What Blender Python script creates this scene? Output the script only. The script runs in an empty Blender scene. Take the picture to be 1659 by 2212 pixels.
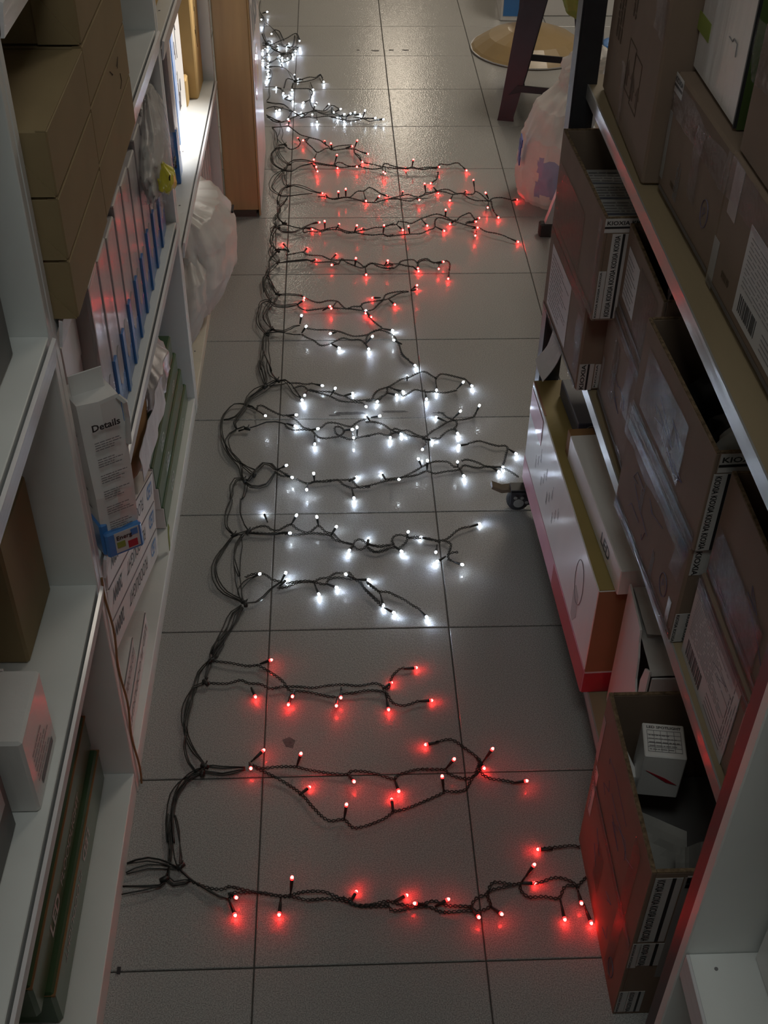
import bpy, bmesh, math, random
from mathutils import Vector, Matrix, noise
random.seed(7)
S = bpy.context.scene
COL = S.collection

# ------------------------------------------------------------------ camera, world, lights, exposure
cam_d = bpy.data.cameras.new('camera'); cam = bpy.data.objects.new('camera', cam_d); COL.objects.link(cam)
_fw = Vector((0.0393371, 0.76138755, -0.64710246)); _up = Vector((0.01477446, 0.64708972, 0.76227069))
_rt = _fw.cross(_up)
cam.matrix_world = Matrix(((_rt.x, _up.x, -_fw.x, 0.12818387), (_rt.y, _up.y, -_fw.y, -0.8804342),
                           (_rt.z, _up.z, -_fw.z, 1.59826234), (0, 0, 0, 1)))
cam_d.sensor_fit = 'HORIZONTAL'; cam_d.sensor_width = 24.0; cam_d.lens = 2571.4387 * 24.0 / 1659.0
cam_d.clip_start = 0.02
S.camera = cam
S.view_settings.view_transform = 'Standard'; S.view_settings.look = 'None'
S.view_settings.exposure = 0.0; S.view_settings.gamma = 1.0; S.view_settings.use_curve_mapping = False
W = bpy.data.worlds.new('world'); S.world = W; W.use_nodes = True
W.node_tree.nodes['Background'].inputs[0].default_value = (0.9, 0.95, 1.0, 1); W.node_tree.nodes['Background'].inputs[1].default_value = 0.02

def area(name, loc, size, power, color, target=None):
    d = bpy.data.lights.new(name, 'AREA'); d.shape = 'RECTANGLE'; d.size, d.size_y = size; d.energy = power; d.color = color
    o = bpy.data.objects.new(name, d); COL.objects.link(o); o.location = loc
    if target: o.rotation_euler = (Vector(target) - Vector(loc)).to_track_quat('-Z', 'Y').to_euler()
    return o
WARM = (1.0, 0.86, 0.68)
area('ceiling_lamp_far', (0.74, 10.0, 2.66), (0.42, 2.4), 36, WARM)
area('ceiling_lamp_counter', (-0.27, 7.3, 2.66), (0.16, 1.2), 5, WARM)
area('ceiling_lamp_right', (1.55, 3.3, 2.66), (0.5, 1.2), 22, (1.0, 0.90, 0.76))
area('ceiling_lamp_entrance', (0.12, -0.75, 2.66), (0.6, 0.5), 6.6, (0.95, 1.0, 0.95))
def spotlight(name, loc, target, power, deg, color, blend=0.5, size=0.03):
    d = bpy.data.lights.new(name, 'SPOT'); d.energy = power; d.spot_size = math.radians(deg); d.spot_blend = blend; d.color = color; d.shadow_soft_size = size
    o = bpy.data.objects.new(name, d); COL.objects.link(o); o.location = loc
    o.rotation_euler = (Vector(target) - Vector(loc)).to_track_quat('-Z', 'Y').to_euler(); return o
spotlight('added_shelf_spot', (1.5, 2.7, 2.4), (-0.27, 1.98, 0.60), 620, 12.5, (1.0, 0.96, 0.90), 0.7)  # added spot brightening the far left unit's middle board, no known fixture

# ------------------------------------------------------------------ materials
def srgb(r, g, b):
    f = lambda c: (c / 255 / 12.92) if c / 255 <= 0.04045 else ((c / 255 + 0.055) / 1.055) ** 2.4
    return (f(r), f(g), f(b), 1)
def mat(name, col, rough=0.6, var=0.08, scale=60, bump=0.0, bscale=None, coat=0.0, coat_rough=0.1, metal=0.0, spec=0.5, stretch=None, sheen=0.0, coords='Object', detail=4):
    m = bpy.data.materials.new(name); m.use_nodes = True; nt = m.node_tree; N = nt.nodes; P = N['Principled BSDF']
    P.inputs['Roughness'].default_value = rough; P.inputs['Metallic'].default_value = metal
    P.inputs['Specular IOR Level'].default_value = spec
    P.inputs['Coat Weight'].default_value = coat; P.inputs['Coat Roughness'].default_value = coat_rough
    tc = N.new('ShaderNodeTexCoord'); mp = N.new('ShaderNodeMapping'); nt.links.new(tc.outputs[coords], mp.inputs[0])
    if stretch: mp.inputs['Scale'].default_value = stretch
    nz = N.new('ShaderNodeTexNoise'); nz.inputs['Scale'].default_value = scale; nz.inputs['Detail'].default_value = detail
    nt.links.new(mp.outputs[0], nz.inputs[0])
    rp = N.new('ShaderNodeValToRGB'); nt.links.new(nz.outputs[0], rp.inputs[0])
    rp.color_ramp.elements[0].position = 0.3; rp.color_ramp.elements[1].position = 0.7
    rp.color_ramp.elements[0].color = tuple(c * (1 - var) for c in col[:3]) + (1,)
    rp.color_ramp.elements[1].color = tuple(min(1, c * (1 + var)) for c in col[:3]) + (1,)
    nt.links.new(rp.outputs[0], P.inputs['Base Color'])
    if bump:
        n2 = N.new('ShaderNodeTexNoise'); n2.inputs['Scale'].default_value = bscale or scale; n2.inputs['Detail'].default_value = 3
        nt.links.new(mp.outputs[0], n2.inputs[0])
        b = N.new('ShaderNodeBump'); b.inputs['Strength'].default_value = bump; b.inputs['Distance'].default_value = 0.002
        nt.links.new(n2.outputs[0], b.inputs['Height']); nt.links.new(b.outputs[0], P.inputs['Normal'])
        if coat: nt.links.new(b.outputs[0], P.inputs['Coat Normal'])
    return m
def emit(name, col, strength):
    m = bpy.data.materials.new(name); m.use_nodes = True; P = m.node_tree.nodes['Principled BSDF']
    P.inputs['Base Color'].default_value = (0.8, 0.8, 0.8, 1); P.inputs['Emission Color'].default_value = col; P.inputs['Emission Strength'].default_value = strength
    return m
def film_mat(name, tint, amount, rough, bump, bscale, stretch=(1, 1, 1)):
    m = bpy.data.materials.new(name); m.use_nodes = True; nt = m.node_tree; N = nt.nodes
    N.remove(N['Principled BSDF']); out = N['Material Output']
    tr = N.new('ShaderNodeBsdfTransparent'); tr.inputs[0].default_value = tint
    gl = N.new('ShaderNodeBsdfGlossy'); gl.inputs['Roughness'].default_value = rough; gl.inputs[0].default_value = (0.9, 0.9, 0.95, 1)
    mx = N.new('ShaderNodeMixShader'); mx.inputs[0].default_value = amount
    tc = N.new('ShaderNodeTexCoord'); mp = N.new('ShaderNodeMapping'); mp.inputs['Scale'].default_value = stretch; nt.links.new(tc.outputs['Object'], mp.inputs[0])
    nz = N.new('ShaderNodeTexNoise'); nz.inputs['Scale'].default_value = bscale; nz.inputs['Detail'].default_value = 3; nt.links.new(mp.outputs[0], nz.inputs[0])
    b = N.new('ShaderNodeBump'); b.inputs['Strength'].default_value = bump; b.inputs['Distance'].default_value = 0.003
    nt.links.new(nz.outputs[0], b.inputs['Height']); nt.links.new(b.outputs[0], gl.inputs['Normal'])
    nt.links.new(tr.outputs[0], mx.inputs[1]); nt.links.new(gl.outputs[0], mx.inputs[2]); nt.links.new(mx.outputs[0], out.inputs[0])
    return m
def bag_mat(name, col, trans=0.45, rough=0.35):
    m = mat(name, col, rough, 0.05, 20, 0.5, 60, coat=0.25, coat_rough=0.2)
    nt = m.node_tree; N = nt.nodes; P = N['Principled BSDF']; out = N['Material Output']
    tl = N.new('ShaderNodeBsdfTranslucent'); tl.inputs[0].default_value = col
    mx = N.new('ShaderNodeMixShader'); mx.inputs[0].default_value = trans
    nt.links.new(P.outputs[0], mx.inputs[1]); nt.links.new(tl.outputs[0], mx.inputs[2]); nt.links.new(mx.outputs[0], out.inputs[0])
    return m

def tile_mat():
    m = bpy.data.materials.new('speckled_floor_tile'); m.use_nodes = True; nt = m.node_tree; N = nt.nodes; P = N['Principled BSDF']
    g = N.new('ShaderNodeNewGeometry')
    n1 = N.new('ShaderNodeTexNoise'); n1.inputs['Scale'].default_value = 560; n1.inputs['Detail'].default_value = 3
    n2 = N.new('ShaderNodeTexNoise'); n2.inputs['Scale'].default_value = 2.2; n2.inputs['Detail'].default_value = 4
    oi = N.new('ShaderNodeObjectInfo')
    for n in (n1, n2): nt.links.new(g.outputs['Position'], n.inputs[0])
    r1 = N.new('ShaderNodeValToRGB'); r1.color_ramp.elements[0].position = 0.32; r1.color_ramp.elements[1].position = 0.66
    r1.color_ramp.elements[0].color = (0.185, 0.185, 0.181, 1); r1.color_ramp.elements[1].color = (0.45, 0.448, 0.438, 1)
    nt.links.new(n1.outputs[0], r1.inputs[0])
    m2 = N.new('ShaderNodeMapRange'); m2.inputs['To Min'].default_value = 0.86; m2.inputs['To Max'].default_value = 1.1; nt.links.new(n2.outputs[0], m2.inputs[0])
    m3 = N.new('ShaderNodeMapRange'); m3.inputs['To Min'].default_value = 0.95; m3.inputs['To Max'].default_value = 1.05; nt.links.new(oi.outputs['Random'], m3.inputs[0])
    mu = N.new('ShaderNodeMath'); mu.operation = 'MULTIPLY'; nt.links.new(m2.outputs[0], mu.inputs[0]); nt.links.new(m3.outputs[0], mu.inputs[1])
    mx = N.new('ShaderNodeVectorMath'); mx.operation = 'SCALE'; nt.links.new(r1.outputs[0], mx.inputs[0]); nt.links.new(mu.outputs[0], mx.inputs['Scale'])
    nt.links.new(mx.outputs[0], P.inputs['Base Color'])
    P.inputs['Roughness'].default_value = 0.42; P.inputs['Specular IOR Level'].default_value = 0.45
    P.inputs['Coat Weight'].default_value = 0.4; P.inputs['Coat Roughness'].default_value = 0.075
    n3 = N.new('ShaderNodeTexNoise'); n3.inputs['Scale'].default_value = 190; n3.inputs['Detail'].default_value = 1; nt.links.new(g.outputs['Position'], n3.inputs[0])
    b = N.new('ShaderNodeBump'); b.inputs['Strength'].default_value = 0.4; b.inputs['Distance'].default_value = 0.001
    nt.links.new(n3.outputs[0], b.inputs['Height']); nt.links.new(b.outputs[0], P.inputs['Normal']); nt.links.new(b.outputs[0], P.inputs['Coat Normal'])
    return m
M = {}
M['tile'] = tile_mat()
M['grout'] = mat('dark_grout', (0.06, 0.055, 0.05, 1), 0.7, 0.15, 90)
M['stain'] = mat('dark_scuff', (0.10, 0.10, 0.105, 1), 0.5, 0.3, 200)
M['wall'] = mat('wall_paint', (0.62, 0.60, 0.56, 1), 0.8, 0.03, 8)
M['lam'] = mat('white_laminate', (0.74, 0.76, 0.75, 1), 0.42, 0.03, 12, 0.03, 200, coat=0.1, coat_rough=0.25)
M['strip'] = mat('price_strip_plastic', (0.66, 0.65, 0.68, 1), 0.3, 0.05, 30, 0.25, 50, coat=0.5, coat_rough=0.12, stretch=(1, .06, 3))
M['dirty'] = mat('dirty_white_laminate', (0.66, 0.62, 0.52, 1), 0.5, 0.12, 14, 0.05, 60)
M['card'] = mat('brown_cardboard', srgb(126, 108, 94), 0.75, 0.06, 14, 0.05, 220, spec=0.3)
M['kraft'] = mat('khaki_cardboard', srgb(142, 124, 92), 0.75, 0.05, 12, 0.05, 220, spec=0.3)
M['cardin'] = mat('cardboard_inside', srgb(118, 102, 82), 0.85, 0.08, 20, spec=0.2)
M['fluted'] = mat('corrugated_edge', srgb(112, 94, 74), 0.9, 0.5, 160, 0.4, 160, spec=0.2)
M['tan'] = mat('tan_cardboard', srgb(176, 146, 96), 0.75, 0.06, 14, spec=0.3)
M['white'] = mat('white_box_card', (0.70, 0.69, 0.68, 1), 0.4, 0.03, 20, 0.15, 120, coat=0.35, coat_rough=0.15, stretch=(1, 1, .15))
M['shrink'] = mat('shrink_wrapped_white_card', (0.64, 0.62, 0.62, 1), 0.35, 0.05, 18, 0.6, 34, coat=0.75, coat_rough=0.1, stretch=(1, 1, .08))
M['greypanel'] = mat('grey_card_side', (0.40, 0.39, 0.38, 1), 0.6, 0.05, 20)
M['darkbox'] = mat('dark_grey_box_card', (0.115, 0.112, 0.11, 1), 0.5, 0.1, 20)
M['navy'] = mat('navy_box_card', (0.07, 0.08, 0.12, 1), 0.4, 0.1, 20)
M['green'] = mat('dark_green_box_card', (0.045, 0.095, 0.04, 1), 0.35, 0.1, 16, 0.2, 40, coat=0.4, coat_rough=0.12, stretch=(1, .2, 1))
M['lime'] = mat('leaf_green_plastic', (0.23, 0.29, 0.055, 1), 0.4, 0.1, 20)
M['dgreen'] = mat('deep_green_card', (0.05, 0.08, 0.02, 1), 0.5, 0.1, 20)
M['blue'] = mat('blue_print', (0.05, 0.20, 0.52, 1), 0.35, 0.06, 20, coat=0.4)
M['pblue'] = mat('pale_blue_print', (0.42, 0.52, 0.75, 1), 0.35, 0.2, 40, coat=0.3)
M['ink'] = mat('black_ink', (0.02, 0.02, 0.022, 1), 0.5, 0.1, 50)
M['gink'] = mat('grey_ink', (0.20, 0.19, 0.20, 1), 0.6, 0.1, 50)
M['cink'] = mat('faded_carton_ink', srgb(92, 76, 62), 0.75, 0.1, 50, spec=0.2)
M['pen'] = mat('blue_pen_scribble', (0.12, 0.10, 0.16, 1), 0.6, 0.1, 50)
M['tapew'] = mat('white_printed_tape', (0.52, 0.51, 0.50, 1), 0.35, 0.06, 30, 0.3, 60, coat=0.4, coat_rough=0.15)
M['tapeg'] = mat('greyish_tape_end', (0.26, 0.25, 0.24, 1), 0.4, 0.1, 30, coat=0.3)
M['label'] = mat('white_paper_label', (0.54, 0.52, 0.525, 1), 0.6, 0.03, 20)
M['palelabel'] = mat('pale_text_ink_on_green', (0.5, 0.52, 0.5, 1), 0.5, 0.05, 20)
M['metal'] = mat('black_powder_coated_steel', (0.028, 0.028, 0.032, 1), 0.38, 0.1, 40, spec=0.5)
M['edge'] = mat('laminated_board_edge', (0.27, 0.26, 0.25, 1), 0.3, 0.08, 20, 0.25, 120, coat=0.6, coat_rough=0.14, stretch=(1, .06, 1))
M['board'] = mat('olive_tan_chipboard', srgb(138, 122, 96), 0.6, 0.08, 30, stretch=(1, .15, 1))
M['wood'] = mat('varnished_plywood', srgb(190, 158, 114), 0.45, 0.14, 5, 0.05, 40, coat=0.15, coat_rough=0.2, stretch=(6, 6, .5))
M['wooddark'] = mat('dark_skirting', (0.10, 0.08, 0.07, 1), 0.6, 0.1, 20)
M['poster'] = mat('glossy_white_poster', (0.72, 0.70, 0.70, 1), 0.42, 0.03, 6, coat=0.15, coat_rough=0.16)
M['signblue'] = mat('sign_dark_blue', (0.03, 0.05, 0.16, 1), 0.3, 0.05, 10, coat=0.5)
M['signred'] = mat('sign_red', (0.55, 0.09, 0.06, 1), 0.3, 0.05, 10, coat=0.5)
M['signor'] = mat('sign_orange', (0.75, 0.32, 0.06, 1), 0.3, 0.05, 10, coat=0.5)
M['bag'] = bag_mat('white_plastic_bag', (0.86, 0.84, 0.81, 1))
M['bagblue'] = bag_mat('pale_blue_bag_print', (0.44, 0.46, 0.68, 1))
M['bagink'] = mat('bag_blue_ink', (0.05, 0.09, 0.40, 1), 0.4, 0.1, 20)
M['stool'] = mat('dark_plastic', (0.03, 0.032, 0.042, 1), 0.35, 0.1, 20)
M['lid'] = mat('beige_wrapped_dish', srgb(152, 128, 88), 0.45, 0.1, 9, 0.15, 30, coat=0.4, coat_rough=0.15)
M['alu'] = mat('brushed_aluminium', (0.55, 0.55, 0.56, 1), 0.4, 0.05, 30, metal=0.7)
M['rubber'] = mat('black_rubber', (0.02, 0.02, 0.02, 1), 0.7, 0.1, 30)
M['cable'] = mat('dark_green_black_cable', (0.014, 0.016, 0.015, 1), 0.42, 0.1, 100, spec=0.5)
M['red'] = mat('red_print', (0.42, 0.02, 0.04, 1), 0.35, 0.05, 20, coat=0.4)
M['pinkp'] = mat('pink_print', (0.62, 0.30, 0.38, 1), 0.4, 0.05, 20, coat=0.3)
M['orange'] = mat('orange_card', srgb(148, 104, 74), 0.55, 0.05, 20)
M['yellowcard'] = mat('yellow_olive_card', srgb(150, 132, 80), 0.6, 0.06, 20)
M['yellow'] = mat('yellow_tag', (0.62, 0.55, 0.04, 1), 0.4, 0.08, 20, coat=0.4)
M['bubble'] = mat('grey_lining_sheet', (0.34, 0.33, 0.31, 1), 0.3, 0.15, 12, 0.3, 30, coat=0.5, coat_rough=0.15)
M['foil'] = mat('silver_foil', (0.55, 0.53, 0.56, 1), 0.28, 0.15, 14, 0.5, 40, metal=0.6)
M['brownpaper'] = mat('brown_kraft_paper', srgb(140, 104, 66), 0.8, 0.1, 20)
M['chrome'] = mat('chrome', (0.8, 0.8, 0.82, 1), 0.12, 0.03, 20, metal=1.0)
M['brownplastic'] = mat('brown_pedal_plastic', srgb(92, 78, 62), 0.5, 0.15, 30)
M['film'] = film_mat('clear_packing_tape', (0.90, 0.89, 0.88, 1), 0.055, 0.03, 1.0, 170, (1, 1, .5))
M['wrap'] = film_mat('clear_shrink_film', (0.93, 0.92, 0.93, 1), 0.12, 0.05, 1.0, 70, (1, 1, .12))
M['cling'] = film_mat('crumpled_clear_plastic', (0.93, 0.93, 0.94, 1), 0.048, 0.03, 1.0, 130)
M['led_r'] = emit('red_led_body', (1.0, 0.004, 0.004, 1), 8.0)
M['led_rt'] = emit('red_led_tip', (1.0, 0.024, 0.020, 1), 58.0)
M['led_w'] = emit('white_led_body', (0.72, 0.84, 1.0, 1), 5.0)
M['led_wt'] = emit('white_led_tip', (0.78, 0.89, 1.0, 1), 60.0)

# ------------------------------------------------------------------ geometry helpers
class G:
    def __init__(s): s.v = []; s.f = []; s.mi = []
    def add(s, vs, fs, mi=0):
        o = len(s.v); s.v += [tuple(p) for p in vs]; s.f += [tuple(i + o for i in f) for f in fs]; s.mi += [mi] * len(fs); return s
    def box(s, x0, x1, y0, y1, z0, z1, b=0.0, mi=0):
        if x1 < x0: x0, x1 = x1, x0
        if y1 < y0: y0, y1 = y1, y0
        if z1 < z0: z0, z1 = z1, z0
        b = min(b, .45 * (x1 - x0), .45 * (y1 - y0), .45 * (z1 - z0))
        if b <= 0:
            vs = [(x, y, z) for x in (x0, x1) for y in (y0, y1) for z in (z0, z1)]
            return s.add(vs, [(0, 1, 3, 2), (4, 6, 7, 5), (0, 4, 5, 1), (2, 3, 7, 6), (0, 2, 6, 4), (1, 5, 7, 3)], mi)
        vs = []; idx = {}
        lim = ((x0, x1), (y0, y1), (z0, z1))
        for c in range(8):
            sg = ((c >> 2) & 1, (c >> 1) & 1, c & 1)
            for a in range(3):
                p = [lim[k][sg[k]] + (0 if k == a else (b if sg[k] == 0 else -b)) for k in range(3)]
                idx[(c, a)] = len(vs); vs.append(tuple(p))
        fs = []
        ctr = Vector(((x0 + x1) / 2, (y0 + y1) / 2, (z0 + z1) / 2))
        def face(ids):
            pts = [Vector(vs[i]) for i in ids]; m = sum(pts, Vector()) / len(pts)
            n = (pts[1] - pts[0]).cross(pts[2] - pts[0])
            fs.append(tuple(ids) if n.dot(m - ctr) > 0 else tuple(reversed(ids)))
        bit = (4, 2, 1)
        for a in range(3):
            o = [k for k in range(3) if k != a]
            for sgn in (0, 1):
                cs = []
                for (p, q) in ((0, 0), (1, 0), (1, 1), (0, 1)):
                    cs.append(sgn * bit[a] + p * bit[o[0]] + q * bit[o[1]])
                face([idx[(c, a)] for c in cs])
            for p in (0, 1):
                for q in (0, 1):
                    c0 = p * bit[o[0]] + q * bit[o[1]]; c1 = c0 + bit[a]
                    face([idx[(c0, o[0])], idx[(c1, o[0])], idx[(c1, o[1])], idx[(c0, o[1])]])
        for c in range(8): face([idx[(c, 0)], idx[(c, 1)], idx[(c, 2)]])
        return s.add(vs, fs, mi)
    def prism(s, poly, origin, right, up, t, mi=0):
        right = Vector(right); up = Vector(up); n = right.cross(up).normalized(); o = Vector(origin); k = len(poly)
        a = [o + right * p[0] + up * p[1] for p in poly]; b = [p + n * t for p in a]
        fs = [tuple(range(k - 1, -1, -1)), tuple(range(k, 2 * k))] + [(i, (i + 1) % k, k + (i + 1) % k, k + i) for i in range(k)]
        return s.add(a + b, fs, mi)
    def quad(s, origin, right, up, w, h, t=0.0004, off=0.0, mi=0):
        right = Vector(right).normalized(); up = Vector(up).normalized(); n = right.cross(up); o = Vector(origin) + n * off
        return s.prism([(0, 0), (w, 0), (w, h), (0, h)], o, right, up, t, mi)
    def tube(s, pts, r, n=6, cap=True, mi=0):
        pts = [Vector(p) for p in pts]; k = len(pts); rs = r if isinstance(r, (list, tuple)) else [r] * k
        t = (pts[1] - pts[0]).normalized(); ref = Vector((0, 0, 1)) if abs(t.z) < .9 else Vector((1, 0, 0))
        u = t.cross(ref).normalized(); vs = []
        for i in range(k):
            t2 = (pts[min(i + 1, k - 1)] - pts[max(i - 1, 0)])
            t2 = t2.normalized() if t2.length > 1e-9 else t
            u = (u - t2 * u.dot(t2)); u = u.normalized() if u.length > 1e-6 else t2.orthogonal().normalized()
            w = t2.cross(u); t = t2
            for j in range(n):
                a = 2 * math.pi * j / n; vs.append(pts[i] + (u * math.cos(a) + w * math.sin(a)) * rs[i])
        fs = [(i * n + j, i * n + (j + 1) % n, (i + 1) * n + (j + 1) % n, (i + 1) * n + j) for i in range(k - 1) for j in range(n)]
        if cap: fs += [tuple(range(n - 1, -1, -1)), tuple((k - 1) * n + j for j in range(n))]
        return s.add(vs, fs, mi)
    def lathe(s, prof, n=24, c=(0, 0, 0), mi=0, axis='z'):
        vs = []
        for r, z in prof:
            for j in range(n):
                a = 2 * math.pi * j / n
                p = (r * math.cos(a), r * math.sin(a), z)
                if axis == 'x': p = (z, r * math.cos(a), r * math.sin(a))
                if axis == 'y': p = (r * math.sin(a), z, r * math.cos(a))
                vs.append((p[0] + c[0], p[1] + c[1], p[2] + c[2]))
        k = len(prof)
        fs = [(i * n + j, i * n + (j + 1) % n, (i + 1) * n + (j + 1) % n, (i + 1) * n + j) for i in range(k - 1) for j in range(n)]
        fs += [tuple(range(n - 1, -1, -1)), tuple((k - 1) * n + j for j in range(n))]
        return s.add(vs, fs, mi)
    def mesh(s, name, mats, smooth=False):
        me = bpy.data.meshes.new(name); me.from_pydata(s.v, [], s.f); me.update()
        for m in (mats if isinstance(mats, (list, tuple)) else [mats]): me.materials.append(m)
        if any(s.mi): me.polygons.foreach_set('material_index', s.mi)
        if smooth: me.polygons.foreach_set('use_smooth', [True] * len(s.f))
        return me
    def build(s, name, mats, parent=None, smooth=False, label=None):
        o = bpy.data.objects.new(name, s.mesh(name, mats, smooth)); COL.objects.link(o)
        if parent is not None: o.parent = parent
        if label: o['label'] = label
        return o
def thing(name, label, cat, loc=(0, 0, 0), rot=(0, 0, 0), group=None):
    o = bpy.data.objects.new(name, None); COL.objects.link(o); o.empty_display_size = 0.05
    o.location = loc; o.rotation_euler = rot; o['label'] = label; o['category'] = cat
    if group: o['group'] = group
    return o
def tag(o, label, cat, group=None):
    o['label'] = label; o['category'] = cat
    if group: o['group'] = group
    return o
def struct(o): o['kind'] = 'structure'; return o
def dup(o, parent=None, **kw):
    c = o.copy(); COL.objects.link(c); c.parent = parent
    for ch in list(o.children): dup(ch, c)
    return c
X, Y, Z = Vector((1, 0, 0)), Vector((0, 1, 0)), Vector((0, 0, 1))
_txt = {}
def text_mesh(s, m, bold=0.0):
    key = (s, m.name, bold)
    if key not in _txt:
        c = bpy.data.curves.new('text', 'FONT'); c.body = s; c.size = 1.0; c.offset = bold; c.resolution_u = 2
        o = bpy.data.objects.new('text', c); COL.objects.link(o)
        dg = bpy.context.evaluated_depsgraph_get(); me = bpy.data.meshes.new_from_object(o.evaluated_get(dg))
        bpy.data.objects.remove(o); me.materials.clear(); me.materials.append(m); _txt[key] = me
    return _txt[key]
def text(s, parent, origin, right, up, size, m, bold=0.012, name='lettering', fit=None, off=0.0004, slant=0.0):
    me = text_mesh(s, m, bold); right = Vector(right).normalized(); up = Vector(up).normalized(); n = right.cross(up)
    xs = [v.co.x for v in me.vertices]; w = max(xs) - min(xs); sx = size if fit is None else fit / w
    p = Vector(origin) + n * off
    o = bpy.data.objects.new(name, me); COL.objects.link(o); o.parent = parent
    o.matrix_local = Matrix(((right.x * sx, up.x * size, n.x, p.x), (right.y * sx, up.y * size, n.y, p.y), (right.z * sx, up.z * size, n.z, p.z), (0, 0, 0, 1)))
    return o
def lines(parent, origin, right, up, w, h, n, m, seed=0, fill=0.45, words=True, name='printed_lines', off=0.0006):
    r = random.Random(seed); g = G(); right = Vector(right).normalized(); up = Vector(up).normalized()
    for i in range(n):
        y = h * (1 - (i + .8) / n); x = 0; end = w * (1 if not words else r.uniform(.55, 1))
        while x < end - w * .03:
            l = min(r.uniform(.05, .22) * w, end - x) if words else end
            g.quad(Vector(origin) + right * x + up * y, right, up, l, h / n * fill, 0.0002, off); x += l + w * .025
    o = g.build(name, m, parent); o['kind'] = 'stuff'; return o
def scribble(parent, origin, right, up, w, h, n, m, seed, name='pen_scribble', r0=0.0006):
    r = random.Random(seed); g = G(); right = Vector(right).normalized(); up = Vector(up).normalized(); nn = right.cross(up)
    for k in range(n):
        p = Vector((r.uniform(0, w), r.uniform(0, h))); pts = []
        for i in range(r.randint(3, 6)):
            pts.append(Vector(origin) + right * p.x + up * p.y + nn * .0006); p = p + Vector((r.uniform(-.3, .3) * w, r.uniform(-.25, .25) * h)); p.x = min(max(p.x, 0), w); p.y = min(max(p.y, 0), h)
        g.tube(pts, r0, 3, False)
    o = g.build(name, m, parent); o['kind'] = 'stuff'; return o
def patch(name, parent, origin, right, up, w, h, m, t=0.0005, off=0.0002, label=None):
    return G().quad(origin, right, up, w, h, t, off).build(name, m, parent, label=label)
def ktape(parent, origin, right, up, length, width, n, stripe=True, flip=None):
    if flip is None: flip = Vector(right).z < -.5
    right = Vector(right).normalized(); up = Vector(up).normalized()
    tp = patch('printed_tape', parent, origin, right, up, length, width, M['tapew'])
    text(' '.join(['KIOXIA'] * n), tp, Vector(origin) + right * length * .02 + up * width * (.1 if flip else .56), right, up, width * .40, M['ink'], 0.02, fit=length * .96, off=.0010)
    if stripe: patch('black_stripe', tp, Vector(origin) + up * width * (.62 if flip else .3), right, up, length, width * .14, M['ink'], 0.0003, 0.0007)
    return tp
def ftape(parent, origin, right, up, length, width, m='film', name='clear_tape'):
    return patch(name, parent, origin, right, up, length, width, M[m], 0.0004, 0.0012)
def frame_of(p0, p1, z0):
    d = Vector((p0[0] - p1[0], p0[1] - p1[1])); return d.length, (0, 0, math.atan2(-d.x, d.y)), (p1[0], p1[1], z0)
def carton(label, p0, p1, z0, H, D, m='card', side=1, name='cardboard_carton', cat='carton', group=None, bevel=0.0035, body='body'):
    """p0 far front corner, p1 near front corner; local +Y runs to the far end, the body goes to side*X."""
    L, rot, loc = frame_of(p0, p1, z0); t = thing(name, label, cat, loc, rot, group)
    G().box(0, side * D, 0, L, 0, H, bevel).build(body, M[m], t); t['L'] = L; return t
def open_carton(label, p0, p1, z0, H, D, m='card', wall=0.005, name='open_carton', group=None, rims=True):
    L, rot, loc = frame_of(p0, p1, z0); t = thing(name, label, 'carton', loc, rot, group); t['L'] = L
    def wallbox(a, top, nm='wall'):
        o = G().box(*a, 0.001).build(nm, M[m], t)
        if rims: G().box(a[0] + .0004, a[1] - .0004, a[2] + .0004, a[3] - .0004, a[5] - .0005, a[5] + .0012).build('fluted_edge', M['fluted'], o)
    wallbox((0, wall, 0, L, 0, H), H); wallbox((D - wall, D, 0, L, 0, H), H)
    wallbox((wall, D - wall, 0, wall, 0, H), H); wallbox((wall, D - wall, L - wall, L, 0, H), H)
    G().box(wall, D - wall, wall, L - wall, 0, wall).build('base', M['cardin'], t); return t
def crumple(name, parent, m, w, h, nx, ny, amp, seed, frame, smooth=False, curve=None):
    """a creased sheet; frame = (origin, right, up)"""
    o, right, up = (Vector(v) for v in frame); n = right.cross(up); g = G(); vs = []
    for j in range(ny + 1):
        for i in range(nx + 1):
            a, b = i / nx, j / ny; q = Vector((a * w * 9 + seed * 3.1, b * h * 9, seed))
            d = (abs(noise.noise(q)) + .5 * abs(noise.noise(q * 2.3)) - .3) * amp
            if curve: d += curve(a, b)
            vs.append(o + right * (a * w + amp * .3 * noise.noise(q * 1.3 + Vector((5, 1, 0)))) + up * (b * h + amp * .3 * noise.noise(q + Vector((0, 7, 2)))) + n * d)
    fs = [(j * (nx + 1) + i, j * (nx + 1) + i + 1, (j + 1) * (nx + 1) + i + 1, (j + 1) * (nx + 1) + i) for j in range(ny) for i in range(nx)]
    g.add(vs, fs); k = len(vs)
    g.add([Vector(v) - n * .0008 for v in vs], [tuple(reversed(f)) for f in fs])
    return g.build(name, m, parent, smooth)
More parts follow.
